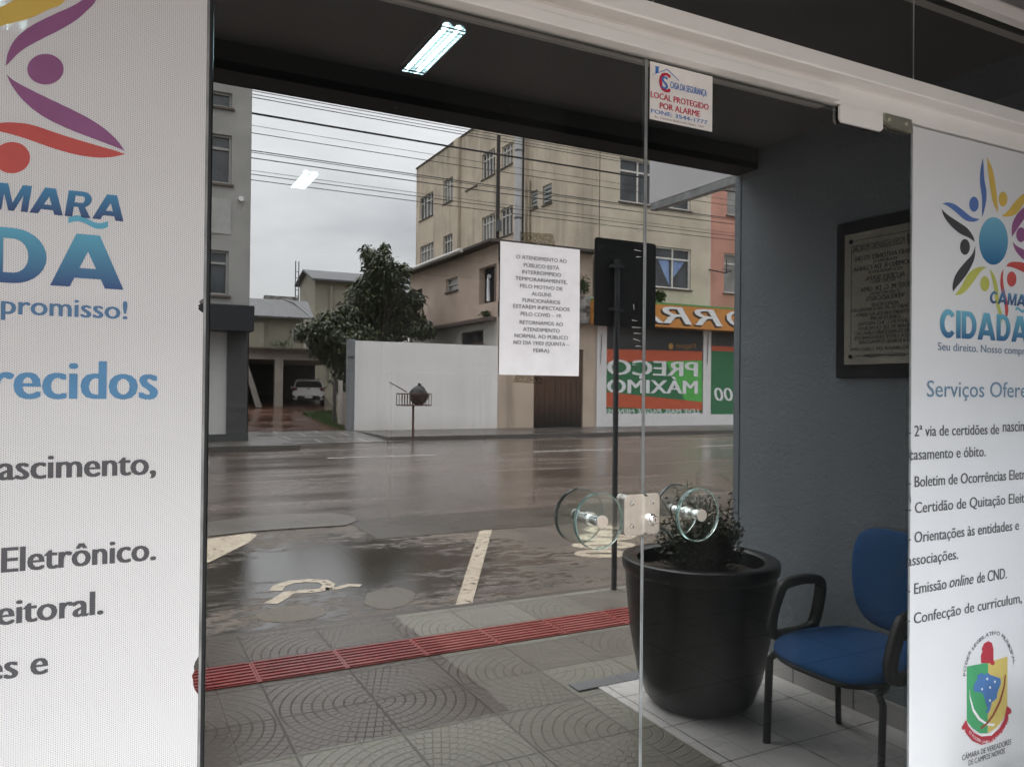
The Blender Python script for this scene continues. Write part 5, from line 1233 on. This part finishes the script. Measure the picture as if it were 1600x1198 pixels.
# ---- grey commercial building on the left
lb = thing('grey_building', 'tall pale grey corner building with black canopy at the left edge', 'building', (LBX-4, -LBD, 0))
MAT['lgrey'] = facade('pale_grey_render', (.30, .295, .28), (.16, .15, .14), .2)
def LF(u, v): return fac(u, v, LBD)
xl1 = LF(392, 300)[0]; zc1, zc0 = LF(392, 478)[1], LF(392, 514)[1]
LW = [(LF(363, 150)[0]-2.4, LF(363, 150)[0], LF(331, 165)[1]+.0, LF(331, 141)[1]), (LF(362, 250)[0]-2.4, LF(362, 250)[0], LF(345, 287)[1], LF(345, 210)[1]), (LF(357, 430)[0]-2.4, LF(357, 430)[0], LF(340, 461)[1], LF(340, 391)[1])]
mb = MB(); face(mb, 'front', LBX-12, xl1, zc0, 14.5, LBD, LW, .14); mb.quad((xl1, -LBD, 0), (xl1, -LBD-8, 0), (xl1, -LBD-8, 14.5), (xl1, -LBD, 14.5)); mb.build('upper_wall', MAT['lgrey'], lb)
for i, h in enumerate(LW): window(lb, 'front', h, LBD, 2, .28 if i else 0, 'win_dark', bw=.06, frame='lgrey')
a, b = LF(361, 312), LF(331, 364); MB().box(a[0]-2.4, a[0], -LBD-.0, -LBD+.02, b[1], a[1]).build('blind_panel', paint('pale_blind_panel', (.34, .335, .32), .8), lb)
MB().tube([(LF(376, 312)[0], -LBD+.001, LF(376, 312)[1]), (LF(376, 312)[0], -LBD+.12, LF(376, 312)[1])], .065, 12).build('vent_pipe', MAT['shop_white'], lb, smooth=True)
kc = .9; cz1, cz0 = fac(345, 475, LBD-kc)[1], fac(345, 515, LBD-kc)[1]; cxx = fac(397.5, 495, LBD-kc)[0]
MB().box(LBX-12, cxx, -LBD+.002, -LBD+kc, cz0, cz1).build('canopy', paint('black_canopy', (.012, .013, .016), .5, .15, 4), lb)
MB().box(LBX-12, LF(354, 600)[0], -LBD-.3, -LBD+.0, 0, cz0+.3).build('lower_wall', paint('shopfront_white', (.46, .455, .44), .6, .05), lb)
MB().box(LF(354, 600)[0]+.001, xl1-.05, -LBD-.3, -LBD+.06, 0, cz0+.3).build('corner_pillar', paint('dark_stone_pillar', (.060, .058, .058), .45, .25, 6), lb)
MB().box(LBX-12, xl1-.0, -LBD-.3, -LBD+.09, -.01, .18).build('plinth', paint('dark_plinth', (.055, .055, .055), .6, .2), lb)

# ---- carport, car and back houses behind the driveway
def at(u, v, d): x, z = fac(u, v, d); return x, z
DC = 34.0
def drive_z(d): return .006+(DZ-.006)*(d-DF)/(DRV+9-DF)
cpn = thing('carport', 'pale concrete carport with flat roof over the parked car', 'carport', (at(435, 600, DC)[0], -DC, drive_z(DC)))
MAT['cpt'] = facade('carport_concrete', (.34, .31, .27), (.12, .10, .09), .3)
x0, zr0 = at(372, 560, DC); x1, _ = at(560, 560, DC); zr1 = at(420, 546, DC)[1]
MB().box(x0, x1, -DC-9, -DC, zr0, zr1).build('roof', MAT['cpt'], cpn)
MB().box(x0-.2, x1+.2, -DC-9.2, -DC+.35, zr1, zr1+.08).build('roof_edge', MAT['sill'], cpn)
for u in (436, 556): x = at(u, 600, DC)[0]; MB().box(x-.17, x+.17, -DC-.34, -DC-.004, drive_z(DC)-.1, zr0).build('column', MAT['cpt'], cpn)
MB().box(x0, x1, -DC-8.9, -DC-8.7, 0, zr0).build('rear_wall', paint('dark_rear_wall', (.035, .035, .034), .8, .3), cpn)
MB().box(x0, x0+.2, -DC-8.7, -DC-.4, 0, zr0).build('cheek_wall', paint('dark_cheek_wall', (.05, .05, .045), .8, .3), cpn)
# leaning plank
x = at(402, 600, DC-.6)[0]; pl = thing('leaning_board', 'long pale board leaning at the left side of the carport', 'board', (x, -DC+.6, drive_z(DC-.6)))
MB().prism([(x-.05, -DC+.5, drive_z(DC)), (x+.22, -DC+.5, drive_z(DC)), (x-.35, -DC+.3, zr0-.25), (x-.55, -DC+.3, zr0-.25)], (0, .05, 0)).build('board', paint('pale_plank', (.22, .20, .18), .7), pl)
# white hatchback seen from behind
DCAR = DC+.7; cxl, cxr = at(456, 600, DCAR)[0], at(508, 600, DCAR)[0]; cw = cxr-cxl; ccx = (cxl+cxr)/2; cz0 = drive_z(DCAR)
car = thing('parked_car', 'white hatchback parked tail out under the carport', 'car', (ccx, -DCAR, cz0))
sc_ = cw/1.76*.97; car.rotation_euler.z = atan2(ccx, DCAR+CD)
MAT['carw'] = paint('white_car_paint', (.72, .72, .72), .25, .02, 3, spec=.6)
MAT['cargl'] = flat('car_glass', (.012, .013, .015), .06, spec=.7); MAT['tail'] = flat('tail_lamp', (.10, .012, .015), .2, spec=.6)
def sect(y, prof): return [(ccx+sc_*px_, y, cz0+sc_*pz_) for px_, pz_ in prof]
prof_lo = [(-.78, .30), (.78, .30), (.86, .45), (.88, .62), (.86, .80), (.80, .95), (-.80, .95), (-.86, .80), (-.88, .62), (-.86, .45)]
yb0 = -DCAR; body = MB()
rings = []
for (dy, kx, dz, z0k) in [(0, .92, -.0, .05), (-.10, .985, 0, 0), (-.5, 1, 0, 0), (-2.6, 1, 0, 0), (-3.4, .97, -.05, 0), (-3.95, .85, -.12, .04)]:
    rings.append([(ccx+sc_*px_*kx, yb0+sc_*dy, cz0+sc_*(pz_+(z0k if pz_ < .5 else dz))) for px_, pz_ in prof_lo])
n_ = len(prof_lo); body.add([q for r_ in rings for q in r_], [(i*n_+k, i*n_+(k+1) % n_, (i+1)*n_+(k+1) % n_, (i+1)*n_+k) for i in range(len(rings)-1) for k in range(n_)]+[tuple(range(n_)), tuple((len(rings)-1)*n_+k for k in range(n_))])
gh = []
for (dy, w0, w1, z1_) in [(-.06, .82, .69, 1.34), (-.40, .82, .70, 1.46), (-1.6, .82, .71, 1.48), (-2.3, .82, .68, 1.36), (-3.0, .80, .74, .97)]:
    gh.append([(ccx+sc_*a, yb0+sc_*dy, cz0+sc_*b) for a, b in [(-w0, .94), (-w1, z1_-.06), (-w1+.10, z1_), (w1-.10, z1_), (w1, z1_-.06), (w0, .94)]])
body.add([q for r_ in gh for q in r_], [(i*6+k, i*6+(k+1) % 6, (i+1)*6+(k+1) % 6, (i+1)*6+k) for i in range(4) for k in range(6)]+[tuple(range(6)), tuple(24+k for k in range(6))])
body.build('body', MAT['carw'], car, smooth=True, autosmooth=35)
def cq(pts, dy, mat, nm, th=.03): return MB().prism([(ccx+sc_*a, yb0+sc_*dy, cz0+sc_*b) for a, b in pts], (0, sc_*th, 0)).build(nm, mat, car)
cq([(-.73, 1.01), (.73, 1.01), (.64, 1.29), (.50, 1.34), (-.50, 1.34), (-.64, 1.29)], -.05, MAT['cargl'], 'rear_window', .05)
for s_ in (-1, 1):
    cq([(s_*.85, .80), (s_*.60, .84), (s_*.62, .98), (s_*.80, .99)], -.06, MAT['tail'], 'tail_lamp', .09)
    cq([(s_*.62, .38), (s_*.86, .46), (s_*.84, .58), (s_*.80, .58)], -.05, MAT['cargl'], 'fog_recess', .06)
    for dy in (-.75, -3.15): MB().tube([(ccx+s_*sc_*.86, yb0+sc_*dy, cz0+sc_*.31), (ccx+s_*sc_*.66, yb0+sc_*dy, cz0+sc_*.31)], sc_*.31, 20).build('wheel', MAT['blk'], car)
    MB().box(ccx+s_*sc_*.86, ccx+s_*sc_*1.0, yb0-sc_*2.2, yb0-sc_*2.0, cz0+sc_*.93, cz0+sc_*1.06).build('mirror', MAT['carw'], car)
cq([(-.60, .30), (.60, .30), (.62, .48), (.52, .55), (-.52, .55), (-.62, .48)], -.03, MAT['blk'], 'bumper_insert', .045)
cq([(-.20, .42), (.20, .42), (.20, .53), (-.20, .53)], .016, MAT['shop_white'], 'number_plate', .012)
cq([(-.05, .88), (.05, .88), (.05, .95), (-.05, .95)], -.01, MAT['chrome'], 'badge', .03)

# low grey roofed house and taller gabled house behind
DH = 46.0
h1 = thing('low_house', 'low house with sloping grey corrugated roof behind the carport', 'house', (at(430, 540, DH)[0], -DH, 0))
MAT['olive'] = facade('olive_plaster', (.27, .255, .205), (.10, .09, .07), .25)
t = NT('fibre_roof'); wv = t.n('TexWave', Vector=t.mapped((1, 1, 1)), Scale=1.4, Distortion=0.0).outputs['Fac']; MAT['froof'] = t.bsdf(t.mix(t.noise(.8, 5), (.075, .077, .082), (.12, .122, .13)), .6, 0, .3, t.bump(wv, .6, .05))
x0 = at(375, 540, DH)[0]; x1, ze = at(482, 499, DH); zt = at(440, 471, DH+4)[1]; x1b = at(476, 471, DH+4)[0]
wnd = [(at(464, 520, DH)[0], at(476, 520, DH)[0], at(470, 528, DH)[1], at(470, 507, DH)[1])]
mb = MB(); face(mb, 'front', x0, x1-.3, 0, ze, DH, wnd, .1); mb.quad((x1-.3, -DH, 0), (x1-.3, -DH-8, 0), (x1-.3, -DH-8, ze), (x1-.3, -DH, ze)); mb.build('wall', MAT['olive'], h1)
window(h1, 'front', wnd[0], DH, 5, .5, 'win_dark', bw=.05, frame='sill')
MB().prism([(x0-.3, -DH+.5, ze-.05), (x1+.2, -DH+.5, ze-.05), (x1b+.2, -DH-4, zt), (x0-.3, -DH-4, zt)], (0, 0, .10)).build('roof', MAT['froof'], h1)
MB().box(at(391, 500, DH)[0]-.8, at(412, 500, DH)[0], -DH-.01, -DH+.25, at(400, 545, DH)[1], at(400, 504, DH)[1]).build('porch_block', MAT['olive'], h1)
MB().tube([(x1+.15, -DH+.5, ze), (x1-.2, -DH-3, zt-.2), (x1-.6, -DH-4, zt+.1)], .10, 8).build('flue_pipe', MAT['post'], h1, smooth=True)
pw_ = thing('parapet_wall', 'peeling white parapet wall above the low grey roof', 'wall', (at(438, 470, DH+6)[0], -DH-6, 0))
a = at(413, 461, DH+6); b = at(466, 473, DH+6); MB().box(a[0], b[0], -DH-6.3, -DH-6, 0, a[1]).build('wall_plaster', MAT['weath'], pw_)
DG = 58.0
h2 = thing('gabled_house', 'tall olive house with corrugated gable roof behind the tree', 'house', (at(500, 480, DG)[0], -DG, 0))
xg = at(492, 480, DG)[0]; gx1 = at(600, 480, DG)[0]; df_, zf_ = side(468.5, 446, xg); dr_, zr_ = side(480, 425, xg); ze_ = at(492, 436, DG)[1]
mb = MB(); mb.add([(xg, -DG, 0), (xg, -df_, 0), (xg, -df_, zf_), (xg, -dr_, zr_), (xg, -DG, ze_)], [(0, 1, 2, 3, 4)]); mb.quad((xg, -DG, 0), (gx1, -DG, 0), (gx1, -DG, ze_), (xg, -DG, ze_)); mb.build('wall', MAT['olive'], h2)
sl2 = (zr_-ze_)/(dr_-DG)
MB().prism([(xg-.35, -DG+.6, ze_-.6*sl2+.05), (gx1, -DG+.6, ze_-.6*sl2+.05), (gx1, -dr_, zr_+.05), (xg-.35, -dr_, zr_+.05)], (0, 0, .14)).build('roof', MAT['froof'], h2)
sl3 = (zr_-zf_)/(df_-dr_)
MB().prism([(xg-.35, -dr_-.01, zr_+.05), (gx1, -dr_-.01, zr_+.05), (gx1, -df_-.5, zf_-.5*sl3+.05), (xg-.35, -df_-.5, zf_-.5*sl3+.05)], (0, 0, .14)).build('roof', MAT['froof'], h2)
MB().tube([(xg+1.2, -DG+.15, 2), (xg+1.2, -DG+.15, ze_-.5)], .13, 8).build('drain_pipe', MAT['olive'], h2)
# mast ladder on the roof
la = thing('mast_ladder', 'thin metal mast ladder rising behind the low house', 'mast', (at(464, 460, DH+7)[0], -DH-7, 0))
q0, zt_ = at(462, 408, DH+7); q1, _ = at(467, 408, DH+7); mb = MB(); zb_ = at(464, 472, DH+7)[1]
for q in (q0, q1): mb.tube([(q, -DH-7, zb_-3), (q, -DH-7, zt_)], .035, 6)
k = zb_
while k < zt_-.6: mb.tube([(q0, -DH-7, k), (q1, -DH-7, k)], .025, 5); k += .42
mb.build('ladder', MAT['post'], la)
# plastic tank / fence bits beside the gate pillar
fx = at(536, 620, DF+1.4); fp = thing('fence_panel', 'pale weathered fence panel beside the grey gate pillar', 'fence', (fx[0], -DF-1.4, .05))
mb = MB(); mb.box(at(529, 620, DF+1.4)[0], at(543, 620, DF+1.4)[0], -DF-1.45, -DF-1.4, .02, at(536, 612, DF+1.4)[1]); mb.build('panel', paint('pale_panel', (.34, .30, .27), .7), fp)
mb = MB(); mb.box(at(532, 620, DF+1.3)[0]-.07, at(532, 620, DF+1.3)[0]+.07, -DF-1.38, -DF-1.3, .02, at(532, 594, DF+1.3)[1]); mb.build('post', paint('pale_post', (.46, .42, .38), .7), fp)
mb = MB(); mb.box(at(523, 620, DF+2)[0]-.05, at(523, 620, DF+2)[0]+.05, -DF-2.1, -DF-2, .02, at(523, 594, DF+2)[1]); mb.build('post', paint('dark_post', (.06, .055, .05), .7), fp)

# grass beside the driveway
gm_ = MB(); MAT['grass'] = leaf_mat('grass_blade', (.035, .065, .012), (.075, .12, .03), .6)
gp_ = [gnd(u, v, .02) for u, v in [(488, 650), (520, 640), (548, 652), (548, 673), (512, 664)]]
gp_ = [(fac(477, 650, DF+6)[0], DF+6.5), (fac(524, 650, DF+7)[0], DF+7.5), (gx-.02, DF+.2), (fac(537, 670, DF)[0], DF+.1), (fac(505, 655, DF+2.6)[0], DF+2.2)]
def inpoly(x, d):
    c = False; n_ = len(gp_)
    for i in range(n_):
        (x1_, y1_), (x2_, y2_) = gp_[i], gp_[i-1]
        if (y1_ > d) != (y2_ > d) and x < (x2_-x1_)*(d-y1_)/(y2_-y1_)+x1_: c = not c
    return c
cnt = 0
while cnt < 2600:
    x = random.uniform(min(p[0] for p in gp_), max(p[0] for p in gp_)); d = random.uniform(DF+.1, DF+7.5)
    if not inpoly(x, d): continue
    cnt += 1; z = drive_z(d); h_ = random.uniform(.05, .14); a = random.uniform(0, 2*pi); dx, dy = .03*cos(a), .03*sin(a)
    gm_.add([(x-dx, -d-dy, z), (x+dx, -d+dy, z), (x+random.uniform(-.05, .05), -d+random.uniform(-.05, .05), z+h_)], [(0, 1, 2)])
gm_.add([(x, -d, drive_z(d)+.012) for x, d in gp_], [tuple(range(len(gp_)))])
tag(gm_.build('grass', MAT['grass']), kind='stuff')

# ---- tree over the wall
MAT['leafA'] = leaf_mat('tree_leaf', (.010, .017, .007), (.095, .115, .05)); MAT['leafB'] = leaf_mat('bush_leaf', (.02, .045, .01), (.06, .10, .025))
def clump_tree(root, clumps, n_leaf, L_, W_, mat, trunk_pts, trunk_r, droop=.5):
    lv = MB()
    for (c, r_, w_) in clumps:
        for k in range(int(n_leaf*w_)):
            v = Vector((random.gauss(0, 1), random.gauss(0, 1), random.gauss(0, 1))).normalized()*(random.random()**.45)
            p = Vector(c)+Vector((v.x*r_[0], v.y*r_[1], v.z*r_[2])); leaf(lv, p, Vector((random.gauss(0, .7), random.gauss(0, .7), 1)), L_*random.uniform(.7, 1.3), W_*random.uniform(.7, 1.2), droop)
    lv.build('crown', mat, root)
    tb = MB(); tb.tube(trunk_pts, trunk_r, 9)
    top = Vector(trunk_pts[-1])
    for (c, r_, w_) in clumps: tb.tube([top-Vector((0, 0, random.uniform(0, 1.2))), (top+Vector(c))/2+Vector((0, 0, -.2)), Vector(c)], [trunk_r[-1]*.6, .04, .015], 6)
    tb.build('trunk', MAT['bark'], root)
DT = DF+5.5
def tp(u, v, dd=0): x, z = fac(u, v, DT+dd); return (x, -DT-dd, z)
tx = tp(585, 600)
tr_ = thing('garden_tree', 'dark drooping leafy tree rising behind the white wall', 'tree', (tx[0], tx[1], 0))
cl = []
for (u, v, ru, rv, w_) in [(598, 425, 22, 30, .8), (582, 412, 14, 22, .4), (612, 440, 26, 30, .8), (578, 460, 34, 30, 1.2), (610, 480, 40, 30, 1.2), (560, 495, 34, 28, 1), (600, 520, 48, 34, 1.4), (548, 540, 44, 34, 1.2), (640, 500, 26, 24, .6), (660, 515, 20, 14, .35), (520, 500, 22, 16, .4), (500, 520, 26, 20, .6), (478, 520, 20, 14, .3), (535, 556, 30, 24, .8), (560, 585, 40, 34, 1), (506, 545, 22, 16, .4), (600, 392, 6, 12, .10), (572, 395, 6, 12, .08), (630, 425, 9, 12, .15), (640, 470, 24, 20, .5)]:
    x, y, z = tp(u, v, random.uniform(-1.0, 1.2)); k = (CD+DT)/ (F_PX*.93); cl.append(((x, y, z), (ru*k, .8*ru*k+.35, rv*k), w_))
clump_tree(tr_, cl, 1450, .22, .052, MAT['leafA'], [(tx[0], tx[1], 0), (tx[0]-.1, tx[1], 1.5), (tx[0]+.1, tx[1]-.1, 3.2)], [.22, .17, .11], .4)
# shrubs on ledges
def bush(label, name, u, v, ru, rv, d, n_, k_=1.0):
    x, z = fac(u, v, d); k = (CD+d)/(F_PX*.8); o = thing(name, label, 'shrub', (x, -d, z-rv*k)); lv = MB()
    for i in range(n_):
        q = Vector((random.gauss(0, 1), random.gauss(0, 1), random.gauss(0, 1))).normalized()*(random.random()**.5)
        leaf(lv, Vector((x+q.x*ru*k, -d+q.y*.3, z+q.z*rv*k)), Vector((random.gauss(0, .6), random.gauss(0, .6), 1)), .12*k_, .03*k_, .2)
    lv.build('foliage', MAT['leafB'], o); MB().tube([(x, -d, z-rv*k), (x+.03, -d, z)], [.03, .015], 5).build('stem', MAT['bark'], o)
bush('small round bright green shrub above the orange market sign', 'ledge_shrub', 1029, 463, 11, 9, DF-.45, 420)
bush('wispy weed growing on the weathered concrete ledge', 'ledge_shrub', 912, 446, 7, 14, DF-.15, 220, 1.1)
x_, z_ = side(762, 488, XP); bush('low green plants on the balcony floor slab of the peach house', 'balcony_plant', 762, 491, 12, 5, x_+.0, 260)
bush('scrubby plants on top of the flat carport roof', 'roof_plant', 440, 538, 18, 7, DC+1.5, 200)

# ---- poles and cables
DP = FKERB+.7
dq = DF+2.2; x, z = fac(809, 360, dq); up_ = thing('metal_flue', 'tall round silver metal flue before the yellow apartment block', 'flue', (x, -dq, zRoof))
rp = .5*(fac(815, 300, dq)[0]-fac(803, 300, dq)[0])*cos(radians(28))
MB().tube([(x, -dq, zRoof-.5), (x, -dq, 13.5)], rp, 24).build('shaft', paint('silver_pipe', (.46, .46, .47), .45, .08, 3, metal=.3), up_, smooth=True)
MB().tube([(x+rp*1.35, -dq, zRoof-.5), (x+rp*1.35, -dq, 13.5)], .05, 8).build('stay_pipe', MAT['gasket'], up_)
for zz in (zRoof+1.5, zRoof+4.2): MB().tube([(x, -dq, zz), (x, -dq, zz+.08)], rp*1.06, 24).build('collar', MAT['post'], up_)
dq = DF+.32; x, z = fac(777.3, 370, dq); dp_ = thing('service_pole', 'slender dark service pole just left of the silver flue', 'pole', (x, -dq, 0))
MB().tube([(x, -dq, -.1), (x, -dq, fac(778, 212, dq)[1])], [.085, .07], 10).build('shaft', paint('dark_pole', (.035, .028, .024), .8, .2, 6), dp_, smooth=True)
MB().box(x-.08, x+.08, -dq+.06, -dq+.16, 7.2, 7.6).build('insulator_box', MAT['post'], dp_)
MAT['cable'] = flat('black_cable', (.012, .012, .013), .6)
wires = [(130.5, .011), (136, .010), (141, .012), (166.5, .030), (186, .007), (198, .011), (226, .014), (229, .010), (238, .014), (258, .007), (264, .011), (273, .011)]
WL = ['topmost thin overhead cable in the street, nearest the beam', 'second thin overhead cable from the top', 'third thin overhead cable from the top', 'thickest black overhead cable, crossing the upper sky', 'very fine overhead cable just below the thick one', 'thin overhead cable second below the thick one', 'upper cable of the close pair across mid sky', 'lower cable of the close pair across mid sky', 'black overhead cable just under the close pair', 'very fine overhead cable above the lamp glow', 'next to lowest overhead cable across the sky', 'lowest overhead cable across the sky']
for (v, r_), lab_ in zip(wires, WL):
    dw = DP-.4+random.uniform(-.3, .3); x0, z0 = fac(331, v, dw); o = thing('overhead_cable', lab_, 'cable', (x0, -dw, z0), 'overhead cables across the street')
    pts = []
    for k in range(41):
        x = -18+70*k/40; sag = .00045*((x-9)**2-81)
        pts.append((x, -dw, z0+sag-(.00045*((x0-9)**2-81))))
    MB().tube(pts, r_, 5).build('wire', MAT['cable'], o)
